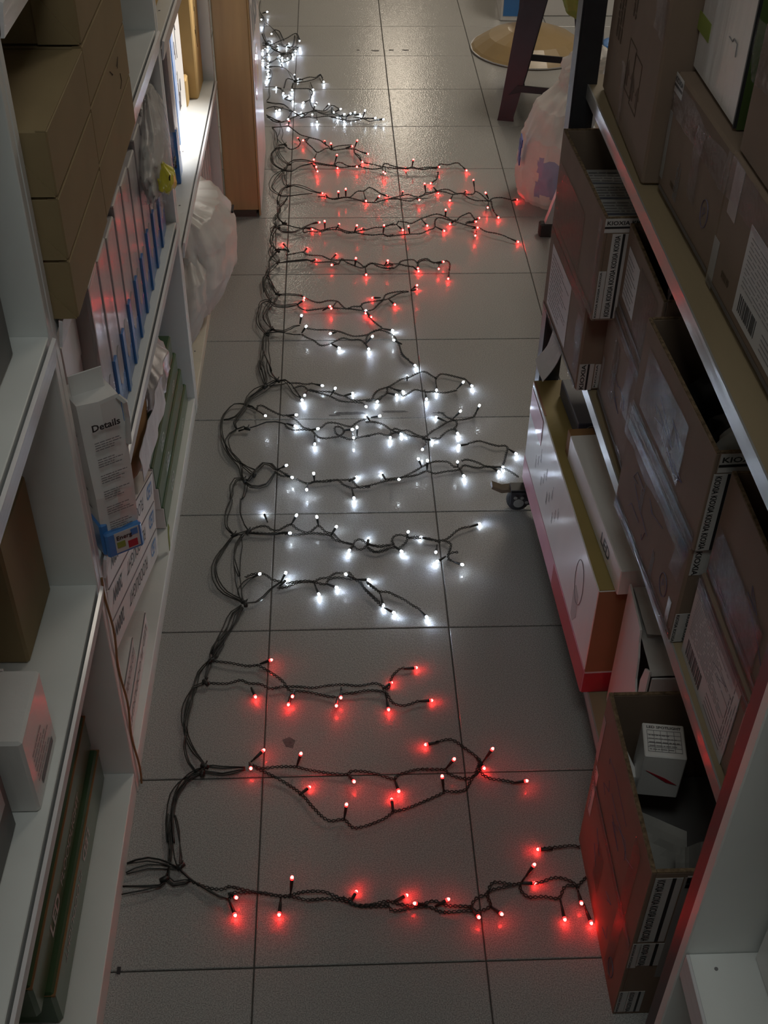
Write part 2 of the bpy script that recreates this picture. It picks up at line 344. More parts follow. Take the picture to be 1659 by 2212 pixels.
def sack(name, m, rings, seed, parent=None, n=40, fold=0.05, vn=26, lump=0.06, close=True, crinkle=0.0, cf=26):
    """rings: (z, rx, ry, cx, cy) profile of a filled plastic bag with vertical folds"""
    g = G(); vs = []; K = len(rings) - 1
    for j in range(vn + 1):
        t = j / vn * K; i = min(int(t), K - 1); f = t - i; f = f * f * (3 - 2 * f)
        z, rx, ry, cx, cy = [rings[i][q] * (1 - f) + rings[i + 1][q] * f for q in range(5)]
        for k in range(n):
            a = 2 * math.pi * k / n; p = Vector((math.cos(a) * 2.2, math.sin(a) * 2.2, z * 5 + seed))
            d = 1 + fold * (abs(noise.noise(Vector((math.cos(a) * 5, math.sin(a) * 5, z * 2.0 + seed)))) - .2) * 2.2 + lump * noise.noise(p) + fold * .6 * noise.noise(Vector((math.cos(a) * 9, math.sin(a) * 9, z * 22 + seed)))
            if crinkle:
                q = Vector((cx + rx * math.cos(a), cy + ry * math.sin(a), z)) * cf + Vector((seed, 0, 0)); e = crinkle * (2 * abs(noise.noise(q)) + abs(noise.noise(q * 2.1)) - .6) / max(rx, ry, .03); d += e
            vs.append((cx + rx * d * math.cos(a), cy + ry * d * math.sin(a), z + (0 if j in (0,) else .012 * noise.noise(p * 1.7))))
    fs = [(j * n + k, j * n + (k + 1) % n, (j + 1) * n + (k + 1) % n, (j + 1) * n + k) for j in range(vn) for k in range(n)]
    fs.append(tuple(range(n - 1, -1, -1)))
    if close: fs.append(tuple(vn * n + k for k in range(n)))
    g.add(vs, fs); return g.build(name, m, parent, True)

# ------------------------------------------------------------------ the room
T = 0.333
fl = struct(G().box(-1.2, 2.2, -3.0, 13.2, -0.05, -0.0022).build('floor', M['grout']))
tm = None
for i in range(-2, 6):
    for j in range(-3, 17):
        if tm is None:
            g = G(); h = T / 2 - 0.0011; bb = 0.0012
            g.add([(-h, -h, -.0022), (h, -h, -.0022), (h, h, -.0022), (-h, h, -.0022), (-h, -h, -bb), (h, -h, -bb), (h, h, -bb), (-h, h, -bb),
                   (-h + bb, -h + bb, 0), (h - bb, -h + bb, 0), (h - bb, h - bb, 0), (-h + bb, h - bb, 0)],
                  [(0, 1, 5, 4), (1, 2, 6, 5), (2, 3, 7, 6), (3, 0, 4, 7), (4, 5, 9, 8), (5, 6, 10, 9), (6, 7, 11, 10), (7, 4, 8, 11), (8, 9, 10, 11)])
            tm = g.mesh('tile', M['tile'])
        o = bpy.data.objects.new('tile', tm); COL.objects.link(o); o.parent = fl
        o.location = ((i + .5) * T, (j + .5) * T, 0)
        o.rotation_euler = (random.gauss(0, .0006), random.gauss(0, .0006), 0)
G().box(-1.2, 2.2, 17 * T - T, 13.2, -.0022, 0).build('plain_tiling', M['tile'], fl)
struct(G().box(-0.62, -0.55, -3.0, 13.2, 0, 2.75).build('wall_left', M['wall']))
struct(G().box(2.0, 2.07, -3.0, 13.2, 0, 2.75).build('wall_right', M['wall']))
struct(G().box(-0.62, 2.07, 13.2, 13.27, 0, 2.75).build('wall_back', M['wall']))
struct(G().box(-0.62, 2.07, -3.07, -3.0, 0, 2.75).build('wall_front', M['wall']))
struct(G().box(-0.62, 2.07, -3.07, 13.27, 2.75, 2.82).build('ceiling', M['wall']))
# scuffs on the tiles
for (cx, cy, w, h) in ((.16, 1.352, .075, .011), (.265, 1.357, .06, .008), (.125, 1.345, .03, .006), (.366, 1.35, .03, .004), (.20, 2.445, .07, .010), (.305, 2.452, .05, .009), (.375, 2.455, .08, .010), (.30, 3.72, .03, .016), (.415, 3.725, .03, .014), (.235, 3.725, .012, .012), (.36, 3.725, .02, .014)):
    g = G(); k = 22
    g.prism([(w / 2 * math.cos(2 * math.pi * i / k) * random.uniform(.82, 1.1), h / 2 * math.copysign(abs(math.sin(2 * math.pi * i / k)) ** .5, math.sin(2 * math.pi * i / k)) * random.uniform(.8, 1.1)) for i in range(k)], (cx, cy, .0001), X, Y, .0003)
    g.build('dark_scuff', M['stain'], fl)
g = G(); g.prism([(0, 0), (.012, -.004), (.016, .012), (.006, .02), (-.006, .014)], (.036, .395, .0001), X, Y, .0003); g.build('grey_scuff', M['stain'], fl)
g = G(); g.box(-.194, -.189, -.004, .006, 0, .003); tag(g.build('metal_scrap', M['metal']), 'tiny black metal scrap on the tile joint by the lower left plinth', 'scrap')

# ------------------------------------------------------------------ left shelving, three units in a row
def shelf_unit(label, y0, y1, xf0, xf1, boards, depth=0.31, top=1.62, plinth=0.05, dirty=False):
    t = thing('shelf_unit', label, 'shelving', (xf0, y0, 0), (0, 0, -math.atan2(xf1 - xf0, y1 - y0)), 'white shelving units along the left')
    L = y1 - y0; pw = .016
    for a in (0, L - pw): G().box(-depth, 0, a, a + pw, 0, top, .0012).build('side_panel', M['lam'], t)
    G().box(-depth, -depth + .006, pw, L - pw, plinth, top).build('back_panel', M['lam'], t)
    G().box(-.012, -.002, pw, L - pw, 0, plinth - .016, .001).build('plinth', M['dirty' if dirty else 'lam'], t)
    for k, (z, st) in enumerate(boards):
        b = G().box(-depth + .006, -.001, pw, L - pw, z - .018, z, .0012).build('shelf', M['dirty' if dirty and k == 0 else 'lam'], t)
        for q in range(3): G().lathe([(.0022, 0), (.0022, .0006)], 8, (-.02 - .02 * q, L * (.2 + .3 * q), z)).build('screw_cover', M['gink'], b)
        if st:
            s = G(); s.prism([(0, 0), (.004, 0), (.009, .034), (.005, .036), (.001, .004)], (-.001, pw + .002, z - .036), X, Z, -(L - 2 * pw - .004)); s.build('price_strip', M['strip'], b)
    return t
U1 = shelf_unit('nearest white shelving unit, holding flat dark green boxes on its bottom shelf', -.90, .325, -.203, -.200, [(.05, False), (.465, True), (.86, True), (1.22, True)])
U2 = shelf_unit('middle white shelving unit, holding the brown carton stack and shrink-wrapped boxes', .328, 1.372, -.200, -.189, [(.045, False), (.478, True), (.858, True), (1.22, True)])
U3 = shelf_unit('far white shelving unit with a stained bottom board beside the plywood counter', 1.376, 2.325, -.189, -.183, [(.035, False), (.412, True), (.826, True), (1.22, True)], dirty=True)
# clear brown packing tape along the corner between the two nearer units
g = G(); g.tube([(-.197 + .002 * math.sin(z * 40), .327, z) for z in [i * .02 for i in range(24)]], .0018, 5); tag(g.build('tape_strip', M['brownpaper']), 'twisted brown tape strip stuck up the joint of the two nearer shelving units', 'tape')

# ---- nearest unit, bottom shelf: flat green boxes lying on each other
gl = [('lowest dark green floodlight box, its text upside down, on the bottom left shelf', -.245, .052, .074, -.10, .30), ('second dark green floodlight box from below on the bottom left shelf', -.256, .127, .074, -.13, .305),
      ('third dark green floodlight box from below, nearest shelving unit', -.266, .202, .05, -.14, .285), ('topmost dark green floodlight box under the middle board of the nearest unit', -.278, .253, .05, -.16, .27)]
for k, (lb, xf, z0, h, ya, yb) in enumerate(gl):
    t = carton(lb, (xf, yb), (xf, ya), z0, h, .20, 'green', -1, 'floodlight_box', 'box', 'flat green boxes on the bottom left shelf', .005)
    L = yb - ya
    G().box(-.2, .0004, .001, L - .001, h - .006, h - .003).build('card_edge', M['brownpaper'], t)
    if k == 0:
        text('LED', t, (0, .27, h * .78), -Y, -Z, .030, M['palelabel'], .03); text('FLOODLIGHT', t, (0, .20, h * .74), -Y, -Z, .022, M['palelabel'], 0)
    else:
        text('LED', t, (0, .10, h * .22), Y, Z, .034, M['palelabel'], .03); text('FLOODLIGHT', t, (0, .175, h * .24), Y, Z, .024, M['palelabel'], 0)
# ---- nearest unit, middle board
t = carton('white LED lamp box with red light streaks on the nearest unit\'s middle board', (-.211, .045), (-.211, -.062), .465, .122, .115, 'white', -1, 'lamp_box', 'box')
text('LED', t, (-.085, 0, .055), X, Z, .022, M['ink'], .02); patch('orange_patch', t, (-.108, 0, .06), X, Z, .02, .032, M['signor'])
lines(t, (0, .03, .035), -Z, Y, -.0, .0, 0, M['gink']) if False else lines(t, (0, .02, .03), Y, Z, .07, .05, 6, M['gink'], 3, .2)
lines(t, (0, .03, .012), Y, Z, .06, .012, 1, M['gink'], 5, .8, False)
G().box(-.113, -.04, .104, .107, .120, .123).build('lid_flap', M['white'], t)
scr = lines(t, (-.1, .02, .1223), X, Y, .06, .06, 4, M['gink'], 8, .04, False)
t = carton('dark grey lamp box with a pale side label beside the white LED lamp box', (-.235, -.075), (-.238, -.20), .465, .095, .14, 'darkbox', -1, 'grey_lamp_box', 'box')
text('LED', t, (0, .02, .03), Y, Z, .026, M['palelabel'], .02); patch('pale_label', t, (0, .05, .055), Y, Z, .06, .03, M['label'])
t = carton('second dark grey lamp box, nearer the camera on the same left board', (-.236, -.205), (-.238, -.33), .465, .08, .14, 'darkbox', -1, 'grey_lamp_box', 'box')
text('LED', t, (0, .02, .025), Y, Z, .026, M['palelabel'], .02)
t = carton('plain khaki carton at the far end of the nearest unit\'s middle board', (-.262, .302), (-.265, .165), .465, .20, .22, 'kraft', -1)
G().box(-.21, -.01, .066, .070, .2, .2008).build('flap_seam', M['fluted'], t)
# ---- nearest unit, upper board
t = carton('dark grey box with a white sticker on the nearest unit\'s upper board', (-.233, .272), (-.236, .09), .86, .12, .17, 'darkbox', -1, 'grey_lamp_box', 'box')
patch('white_sticker', t, (0, .02, .015), Y, Z, .07, .05, M['label']); lines(t, (0, .025, .02), Y, Z, .06, .04, 5, M['gink'], 4, .3, off=.001)

# ---- middle unit, upper board: big brown cartons
def mailer(label, ya, yb, z0, h, xf=-.172):
    t = carton(label, (xf, yb), (xf, ya), z0, h, .30, 'kraft', -1, 'brown_carton', 'carton', 'brown cartons on the middle left unit', .002)
    D = .30
    g = G(); g.prism([(0, 0), (.05, 0), (.0, h * .9)], (-.052, -.0002, 0.001), X, Z, .002); g.build('side_flap', M['kraft'], t)
    g = G(); g.prism([(0, 0), (.13, 0), (.10, h * .8), (.02, h * .8)], (-.27, -.0002, 0.001), X, Z, .002); g.build('side_flap', M['kraft'], t)
    G().box(-.012, -.001, .0, yb - ya, h - .0012, h + .0004).build('lid_edge', M['kraft'], t)
    return t
nm = ['lowest', 'second lowest', 'third from below']
for k in range(3): mailer('%s brown carton in the nearer column overhanging the left aisle' % nm[k], .348, .594, .860 + k * .0765, .0745)
nm = ['lowest', 'second lowest', 'third from below', 'fourth from below', 'topmost']
for k in range(4):
    t = mailer('%s brown carton in the farther column overhanging the left aisle' % nm[k], .603, .925, .860 + k * .0765, .0745, -.174)
    if k == 1: scribble(t, (0, .16, .012), Y, Z, .09, .05, 3, M['cink'], 5)
# ---- middle unit, middle board: upright shrink-wrapped panel boxes in a row
bx = []
def panel_box(label, ya, yb, z0, h, xf, group, D=.24, lean=0.0):
    L, rot, loc = frame_of((xf, yb), (xf, ya), z0); t = thing('panel_light_box', label, 'box', loc, (0, lean, rot[2]), group)
    G().box(-D, 0, 0, L, 0, h, .002).build('body', M['shrink'], t)
    G().box(-D - .001, .0042, -.0012, L * .22, 0, h * .40).build('blue_band', M['blue'], t)
    G().box(-D, .0011, L * .22, L - .001, 0, h * .16).build('blue_foot', M['blue'], t)
    g = G(); k = 16; g.prism([(L * .22 * math.cos(2 * math.pi * i / k), .035 * math.sin(2 * math.pi * i / k)) for i in range(k)], (0, L * .62, h * .26), Y, Z, .0012); g.build('lamp_picture', M['greypanel'], t)
    G().box(-D, .0009, -.0006, .004, h * .32, h).build('grey_spine', M['greypanel'], t)
    G().box(-.006, .0024, -.001, L + .001, 0.004, h - .004, .001).build('shrink_film', M['wrap'], t)
    return t
ords = ['first', 'second', 'third', 'fourth', 'fifth', 'sixth', 'seventh', 'eighth', 'ninth', 'tenth']
for k in range(9):
    ya = .588 + k * .0825
    panel_box('%s upright shrink-wrapped box from the near end of the row on the middle left unit' % ords[k], ya, ya + .079, .479, .285 - .006 * (k % 3), -.212 + .006 * k * .1, 'upright blue-banded boxes on the left')
# small white boxes stacked in front of the row
for k, (ya, yb, z0, h, xf, lb) in enumerate(((.47, .575, .479, .10, -.235, 'lowest small white box under the brown cartons'), (.475, .58, .58, .085, -.235, 'middle small white box under the brown cartons'), (.47, .575, .666, .075, -.232, 'topmost small white box under the brown cartons'))):
    t = carton(lb, (xf, yb), (xf, ya), z0, h, .16, 'white', -1, 'small_white_box', 'box', 'small white boxes under the cartons', .002)
    G().box(-.15, -.005, -.0008, .0002, h * .45, h * .47).build('flap_seam', M['gink'], t)
t = carton('small white box with a torn top beside the crushed leaflet-printed box', (-.27, .452), (-.27, .352), .479, .215, .10, 'white', -1, 'small_white_box', 'box', None, .002)
G().box(-.09, -.01, .0, .10, .2152, .2164).build('top_flap', M['white'], t)
# crushed printed box standing on the board edge
t = thing('crushed_lamp_box', 'crushed white and blue lamp box headed Details, sticking out of the middle left unit', 'box', (-.192, .352, .479), (0, math.radians(-2), math.radians(-58)))
g = G(); prof = [(0, .048, .056), (.05, .054, .06), (.10, .056, .062), (.17, .058, .062), (.24, .058, .062), (.245, .056, .058)]
vs = []
for (z, w, d) in prof:
    j = .004 * math.sin(z * 70)
    vs += [(0 + j, 0, z), (0.006 + j, w * .5, z), (0 + j * .5, w, z), (-d, w, z), (-d, 0, z)]
fs = [(i * 5 + k, i * 5 + (k + 1) % 5, i * 5 + 5 + (k + 1) % 5, i * 5 + 5 + k) for i in range(5) for k in range(5)] + [(4, 3, 2, 1, 0), (25, 26, 27, 28, 29)]
g.add(vs, fs); g.build('body', M['white'], t)
G().box(-.0005, .0105, .0, .054, -.0, .042, .003).build('blue_foot', M['blue'], t)
G().box(-.058, .002, -.003, .01, .0, .055, .003).build('blue_side', M['blue'], t)
patch('energy_label', t, (.0105, .012, .006), Y, Z, .036, .034, M['label'], .0006); text('Energ', t, (.0105, .014, .028), Y, Z, .010, M['ink'], .02, off=.0018)
patch('green_grade', t, (.0105, .014, .014), Y, Z, .012, .010, M['lime'], .0006, .001); patch('blue_flag', t, (.0105, .036, .028), Y, Z, .010, .010, M['blue'], .0006, .001)
patch('red_seal', t, (.0105, .030, .008), Y, Z, .014, .012, M['red'], .0006, .0006)
text('Details', t, (.0085, .010, .208), Y, Z, .014, M['ink'], .025)
for k in range(6): lines(t, (.0095, .010, .178 - k * .026), Y, Z, .038, .015, 4, M['gink'], 20 + k, .35)
lines(t, (-.055, -.0006, .07), X, Z, .04, .13, 9, M['gink'], 77, .2)
g = G(); g.box(-.03, -.028, .004, .05, .243, .275, .0008); g.build('open_flap', M['white'], t)
g = G(); g.tube([(.001, .054, .243), (.007, .060, .236), (.003, .062, .21), (.004, .058, .17)], .004, 5); g.build('torn_edge', M['tapew'], t)
# crumpled clear bag with a yellow tag above the row
t = thing('clear_plastic_bag', 'crumpled clear plastic bag with a yellow tag, stuffed above the upright boxes', 'bag', (-.205, 1.20, .665))
sack('bag', M['cling'], [(-.035, .01, .05, .025, -.02), (-.015, .026, .13, .017, 0), (.03, .032, .135, .008, .02), (.07, .028, .11, .0, .05), (.12, .012, .05, -.005, .08)], 3, t, 60, .15, 40, .15, crinkle=.012, cf=36)
o = sack('white_lining', M['bag'], [(-.028, .008, .03, .022, -.02), (-.01, .02, .11, .015, 0), (.03, .026, .125, .005, .02), (.07, .022, .10, .0, .05), (.11, .01, .04, -.005, .08)], 9, t, 64, .15, 44, .15, crinkle=.014, cf=40)
scribble(t, (.046, -.10, -.02), Y, Z, .12, .04, 6, M['ink'], 6, 'print_mark', .0014)
sack('yellow_tag', M['yellow'], [(-.014, .006, .014, .040, -.06), (.0, .016, .036, .038, -.06), (.014, .015, .030, .036, -.055), (.024, .004, .012, .032, -.05)], 2, t, 30, .1, 14, .1, crinkle=.005, cf=60)

# ---- middle unit, bottom shelf: slumped stack of floodlight boxes, then four green boxes with white ends
def flood(label, loc, tilt, L, h, flip=True):
    t = thing('floodlight_carton', label, 'box', loc, (math.radians(tilt), 0, 0), 'white floodlight cartons on the middle left unit')
    G().box(-.24, 0, 0, L, 0, h, .002).build('body', M['white'], t)
    if L > .3:
        text('LED', t, (0, L * .95, h * .78), -Y, -Z, .034, M['blue'], .03); text('FLOODLIGHT', t, (0, L * .74, h * .76), -Y, -Z, .032, M['ink'], .0); text('200W', t, (0, L * .24, h * .78), -Y, -Z, .032, M['ink'], .02)
    else:
        text('LED FLOODLIGHT', t, (0, L * .95, h * .7), -Y, -Z, .024, M['gink'], 0, fit=L * .85)
    G().box(-.001, .0008, L * .02, L * .98, h - .0012, h - .0002).build('lid_seam', M['gink'], t)
    return t
ta = math.tan(math.radians(23.5)); c = math.cos(math.radians(23.5))
for k in range(3):
    n = .0575 * k
    flood('%s tilted white floodlight carton leaning in the middle left unit' % ('lowest', 'middle', 'topmost')[k], (-.213 + .001 * k, .352 + n * math.sin(math.radians(23.5)), .262 + n * c), -23.5, .50 - .012 * k, .0565)
flood('flat white floodlight carton wedged below the tilted ones', (-.212, .352, .046), 0, .27, .056)
flood('short white floodlight carton on the flat one below the tilted ones', (-.214, .352, .103), 0, .155, .054)
for k in range(4):
    t = carton('%s green LED box with a white end on the middle left unit\'s bottom shelf' % ('lowest', 'second lowest', 'third lowest', 'topmost')[k], (-.203 - .004 * k, 1.335 - .02 * k), (-.208 - .004 * k, .905 - .006 * k), .046 + .054 * k, .053, .11, 'green', -1, 'green_lamp_box', 'box', 'green LED boxes with white ends', .003)
    G().box(-.109, -.001, -.001, .001, .001, .052, .002).build('white_end', M['white'], t)
    text('LED', t, (0, .10, .012), Y, Z, .03, M['palelabel'], .02)
    if k % 2 == 0: text('LED', t, (0, .30, .014), Y, Z, .022, M['palelabel'], 0)
t = thing('silver_pouch', 'creased silver foil pouch lying on the green LED boxes', 'pouch', (-.212, 1.06, .268))
sack('pouch', M['foil'], [(0, .03, .08, -.03, 0), (.02, .045, .11, -.03, 0), (.05, .04, .10, -.03, .02), (.085, .012, .07, -.035, .03)], 5, t, 44, .1, 24, .15, crinkle=.008, cf=34)
t = thing('paper_pouch', 'creased white and brown paper pouch beside the silver foil pouch', 'pouch', (-.212, .79, .268))
sack('pouch', M['brownpaper'], [(-.0, .02, .06, -.04, .06), (.03, .03, .12, -.03, .05), (.06, .03, .12, -.03, .06), (.085, .008, .10, -.03, .07)], 8, t, 26, .12, 12, .1)
crumple('white_face', t, M['label'], .26, .055, 18, 6, .010, 4, ((.012, -.06, .035), (.02, .99, -.05), (-.1, .05, .99)))
g = G(); g.prism([(0, 0), (.012, .004), (.018, .03), (.03, .034), (.022, .05), (.012, .046), (.004, .03)], (-.196, .835, .05), Y, Z, .001); tag(g.build('green_ribbon', M['lime']), 'bright green plastic scrap hanging below the green LED boxes', 'scrap')

# ---- far unit
t = carton('bright tan carton on the far left unit\'s middle board beside the plywood counter', (-.211, 2.30), (-.214, 2.175), .412, .36, .22, 'tan', -1, 'tan_carton', 'carton')
scribble(t, (0, .04, .08), Y, Z, .05, .2, 3, M['cink'], 12)
t = carton('small tan board piece in front of the bright tan carton', (-.236, 2.165), (-.236, 2.12), .412, .07, .06, 'tan', -1, 'carton_piece', 'carton')
for k, (ya, yb, xf) in enumerate(((1.748, 1.885, -.236), (1.89, 2.09, -.236))):
    t = carton('%s tall white box with handwriting and blue side on the far left unit' % ('nearer', 'farther')[k], (xf, yb), (xf, ya), .412, .30, .24, 'white', -1, 'tall_white_box', 'box', 'tall white boxes on the far left unit', .002)
    G().box(-.01, .0008, .012, .05, 0, .28).build('blue_side', M['pblue'], t); G().box(-.03, .0012, -.001, .006, 0, .26).build('blue_line', M['blue'], t)
    scribble(t, (0, .06, .06), Y, Z, .05, .2, 9, M['gink'], 30 + k, 'marker_writing', .0008)
for k in range(2):
    ya = 1.60 + .075 * k; panel_box('%s upright blue-banded box on the far left unit\'s middle board' % ('nearer', 'farther')[k], ya, ya + .068, .413, .30, -.228 + .010 * k, 'blue-banded boxes on the far left unit')
for k, (z0, h) in enumerate(((.413, .05), (.464, .05), (.515, .05))):
    t = carton('%s small white carton end behind the joint of the two farther units' % ('lowest', 'middle', 'topmost')[k], (-.235, 1.585), (-.235, 1.50), z0 + .0, h, .2, 'white', -1, 'small_white_box', 'box', 'small white boxes on the far left unit', .002)
for k, (ya, yb, h) in enumerate(((1.40, 1.56, .16), (1.57, 1.76, .2))):
    carton('%s tan carton on the far left unit\'s upper board' % ('nearer', 'farther')[k], (-.215, yb), (-.215, ya), .827, h, .2, 'tan', -1, 'tan_carton', 'carton')
for k in range(5):
    ya = 2.135 + .034 * k; t = carton('%s thin white box from the near end of the low row in the far unit' % ords[k], (-.222 + .003 * k, ya + .032), (-.222 + .003 * k, ya), .036, .29, .18, 'shrink', -1, 'thin_white_box', 'box', 'thin upright boxes in the far unit bottom', .0015)
    G().box(-.18, .0008, -.0004, .02, 0, .06).build('blue_foot', M['blue'], t)
t = carton('flat grey box standing on the far left unit\'s bottom board', (-.24, 2.12), (-.24, 2.09), .036, .31, .16, 'greypanel', -1, 'flat_grey_box', 'box')
t = thing('white_plastic_bag', 'bulging white plastic bag squeezed out of the far left unit\'s bottom shelf', 'bag', (-.228, 1.785, .036))
sack('bag', M['bag'], [(0, .05, .11, -.04, -.02), (.03, .085, .17, -.02, .0), (.10, .11, .20, .0, .06), (.18, .11, .19, .0, .10), (.24, .085, .15, -.01, .08), (.275, .03, .08, -.03, .04), (.29, .008, .03, -.05, .0)], 11, t, 84, .08, 60, .10, crinkle=.012, cf=20)
sack('bag_tail', M['bag'], [(0.0, .02, .03, -.01, -.20), (.03, .04, .06, -.01, -.18), (.09, .05, .07, .0, -.14), (.14, .05, .07, .0, -.1), (.18, .03, .05, .0, -.06)], 14, t, 50, .1, 34, .15, crinkle=.008, cf=30)
g = G(); g.box(.102, .108, .1, .135, .20, .206); g.build('black_tie', M['ink'], t)

# ------------------------------------------------------------------ plywood counter with the card-payment sign
t = thing('plywood_counter', 'plywood counter end with a glossy white card-payment sign along the aisle', 'counter', (-.082, 2.338, 0), (0, 0, math.radians(.5)))
G().box(-.098, -.004, 0, .47, .022, 1.1, .002).build('end_panel', M['wood'], t)
G().box(-.094, -.012, .004, .465, 0, .022).build('kick_strip', M['wooddark'], t)
G().box(-.004, .0, -.001, .471, .004, 1.1, .001).build('plywood_edge', M['wood'], t)
ps = G().box(.0002, .0022, .012, .468, .004, 1.1, .0005).build('poster', M['poster'], t)
text('VISA', t, (.0022, .05, .475), Y, Z, .15, M['signblue'], .03, fit=.39, off=.0006)
k = 28; circ = lambda r, a=1: [(r * math.cos(2 * math.pi * i / k), r * math.sin(2 * math.pi * i / k) * a) for i in range(k)]
g = G(); g.prism(circ(.062), (.0024, .12, .365), Y, Z, .0006); g.build('red_disc', M['signred'], t)
g = G(); g.prism(circ(.062), (.0024, .205, .365), Y, Z, .0004); g.build('orange_disc', M['signor'], t)

# ------------------------------------------------------------------ right side: rack on castors
R = thing('storage_rack', 'black steel storage rack on castors with laminated boards, right of the aisle', 'rack', (.515, 0, 0))
P0 = .515
def rk(x): return x - P0
for (x, y) in ((.515, .995), (.515, -.19), (.93, .995), (.93, -.19)):
    g = G(); g.box(rk(x), rk(x) + .003, y, y + .038, .062, 1.75, .0006); g.box(rk(x) + .003, rk(x) + .038, y, y + .003, .062, 1.75, .0006); g.build('post', M['metal'], R)
for z in (.894, .497, .10):
    ya = -.185 if z > .3 else .235
    yb = 1.04 if z > .8 else .993; xn, xf = (.559, .536) if .3 < z < .8 else (.540, .540)
    g = G(); g.prism([(rk(xn), ya), (rk(.955), ya), (rk(.955), yb), (rk(xf), yb)], (0, 0, z - .022), X, Y, .0215); b = g.build('board', M['board'], R)
    g = G(); g.prism([(rk(xn) - .0025, ya), (rk(xn), ya), (rk(xf), yb), (rk(xf) - .0025, yb)], (0, 0, z - .0225), X, Y, .0225); g.build('edge_band', M['edge'], b)
    if z < .3: G().box(rk(.543), rk(.553), ya, 1.0, .05, z - .022, .001).build('rail', M['metal'], b)
for y in (.43, .995): G().box(rk(.553), rk(.93), y + .004, y + .03, .052, .078, .001).build('cross_rail', M['metal'], R)
G().box(rk(.90), rk(.93), -.19, 1.0, .052, .078, .001).build('rear_rail', M['metal'], R)
def castor(x, y, pedal):
    c = G().lathe([(.012, .046), (.016, .05), (.016, .062)], 14, (rk(x) + .019, y + .019, 0)).build('castor', M['metal'], R)
    wx, wy = rk(x) - .012, y + .012
    g = G(); g.lathe([(.017, -.009), (.0225, -.0085), (.024, -.004), (.024, .004), (.0225, .0085), (.017, .009)], 22, (wx, wy, .0242), 0, 'y'); g.build('wheel', M['rubber'], c, True)
    g = G(); g.box(wx - .018, wx + .03, wy - .0135, wy - .0105, .018, .056, .001); g.box(wx - .018, wx + .03, wy + .0105, wy + .0135, .018, .056, .001); g.box(wx - .018, wx + .036, wy - .0135, wy + .0135, .052, .058, .001); g.build('fork', M['metal'], c)
    for q in (-.008, .006, .016): G().lathe([(.004, 0), (.004, .002), (.002, .003)], 10, (wx + q, wy - .0135 - .003, .04 - .012 * (q > 0.01)), 0, 'y').build('bolt', M['chrome'], c)
    G().lathe([(.011, -.0145), (.011, -.0095), (.006, -.0095)], 14, (wx, wy, .0242), 0, 'y').build('hub', M['chrome'], c)
    if pedal:
        g = G(); g.prism([(0, .044), (-.03, .04), (-.052, .052), (-.05, .058), (-.028, .048), (0, .052)], (wx - .005, wy + .02, 0), X, Z, .02); g.build('brake_pedal', M['brownplastic'], c)
castor(.515, .995, True); castor(.93, .995, False); castor(.93, -.19, False); castor(.515, -.19, False)

NU, RR, UU = -Y, -Y, Z      # front faces on the right look at the aisle: right = -Y (towards the camera), up = Z
def front_tape(t, z, w=.024, mark=False):
    L = t['L']; ftape(t, (0, L - .004, z), RR, UU, L - .008, w)
    if mark: patch('dark_tape_line', t, (0, L - .006, z + w * .4), RR, UU, L - .012, .005, M['gink'], .0003, .0007)
def arrows(t, y, z, s):
    for q in range(2):
        g = G(); g.prism([(0, 0), (.35 * s, 0), (.35 * s, s * .5), (.6 * s, s * .5), (.175 * s, s), (-.25 * s, s * .5), (0, s * .5)], (0, y - q * s * 1.1, z), RR, UU, .0005); g.build('print_mark', M['cink'], t)
def ring(t, y, z, r, txt='P'):
    k = 20; g = G()
    for i in range(k):
        a, b = 2 * math.pi * i / k, 2 * math.pi * (i + 1) / k
        g.tube([(-.0005, y + r * .8 * math.cos(a), z + r * math.sin(a)), (-.0005, y + r * .8 * math.cos(b), z + r * math.sin(b))], .0007, 3, False)
    g.build('print_ring', M['pen'], t); text(txt, t, (0, y + r * .45, z - r * .45), RR, UU, r * 1.2, M['pen'], 0)
def sheet_label(t, y, z, w, h, seed, bar=True, n=9):
    lb = patch('paper_label', t, (0, y, z), RR, UU, w, h, M['label'], .0005, .0003)
    lines(lb, (0, y - w * .06, z + h * (.35 if bar else .08)), RR, UU, w * .86, h * (.58 if bar else .84), n + 3, M['gink'], seed, .16, off=.001)
    if bar:
        r = random.Random(seed); g = G(); x = 0
        while x < w * .35:
            q = r.uniform(.001, .003); g.quad(Vector((0, y - w * .08 - x, z + h * .08)), RR, UU, q, h * .2, .0002, .001); x += q + r.uniform(.001, .003)
        g.build('barcode', M['ink'], lb)
        lines(lb, (0, y - w * .55, z + h * .07), RR, UU, w * .38, h * .22, 4, M['gink'], seed + 1, .2, False, off=.001)
    return lb
# ---- top board
t = carton('tall brown carton with printed icons at the far end of the top board', (.558, .979), (.547, .625), .895, .33, .34)
L = t['L']; lines(t, (0, L * .72, .10), UU, Y, .12, .05, 3, M['cink'], 2, .5); lines(t, (0, L * .50, .16), UU, Y, .12, .03, 2, M['cink'], 3, .5)
for (a, b, w, h) in ((L * .55, .06, .05, .07), (L * .42, .055, .05, .07)):
    for q in ((a, b, w, .0012), (a, b + h, w, .0012)): patch('print_mark', t, (0, q[0], q[1]), RR, UU, q[2], q[3], M['cink'])
    for q in ((a, b, .0012, h), (a - w, b, .0012, h)): patch('print_mark', t, (0, q[0], q[1]), RR, UU, q[2], q[3], M['cink'])
arrows(t, L * .54, .068, .035); arrows(t, L * .40, .064, .03)
crumple('clear_tape', t, M['cling'], .06, .14, 8, 16, .008, 3, ((-.004, .06, .19), RR, UU)); crumple('clear_tape', t, M['cling'], .045, .10, 6, 10, .008, 5, ((-.004, L * .55, .20), RR, UU))
crumple('clear_tape', t, M['cling'], .02, .09, 5, 10, .006, 7, ((-.004, L * .58, .005), RR, UU))
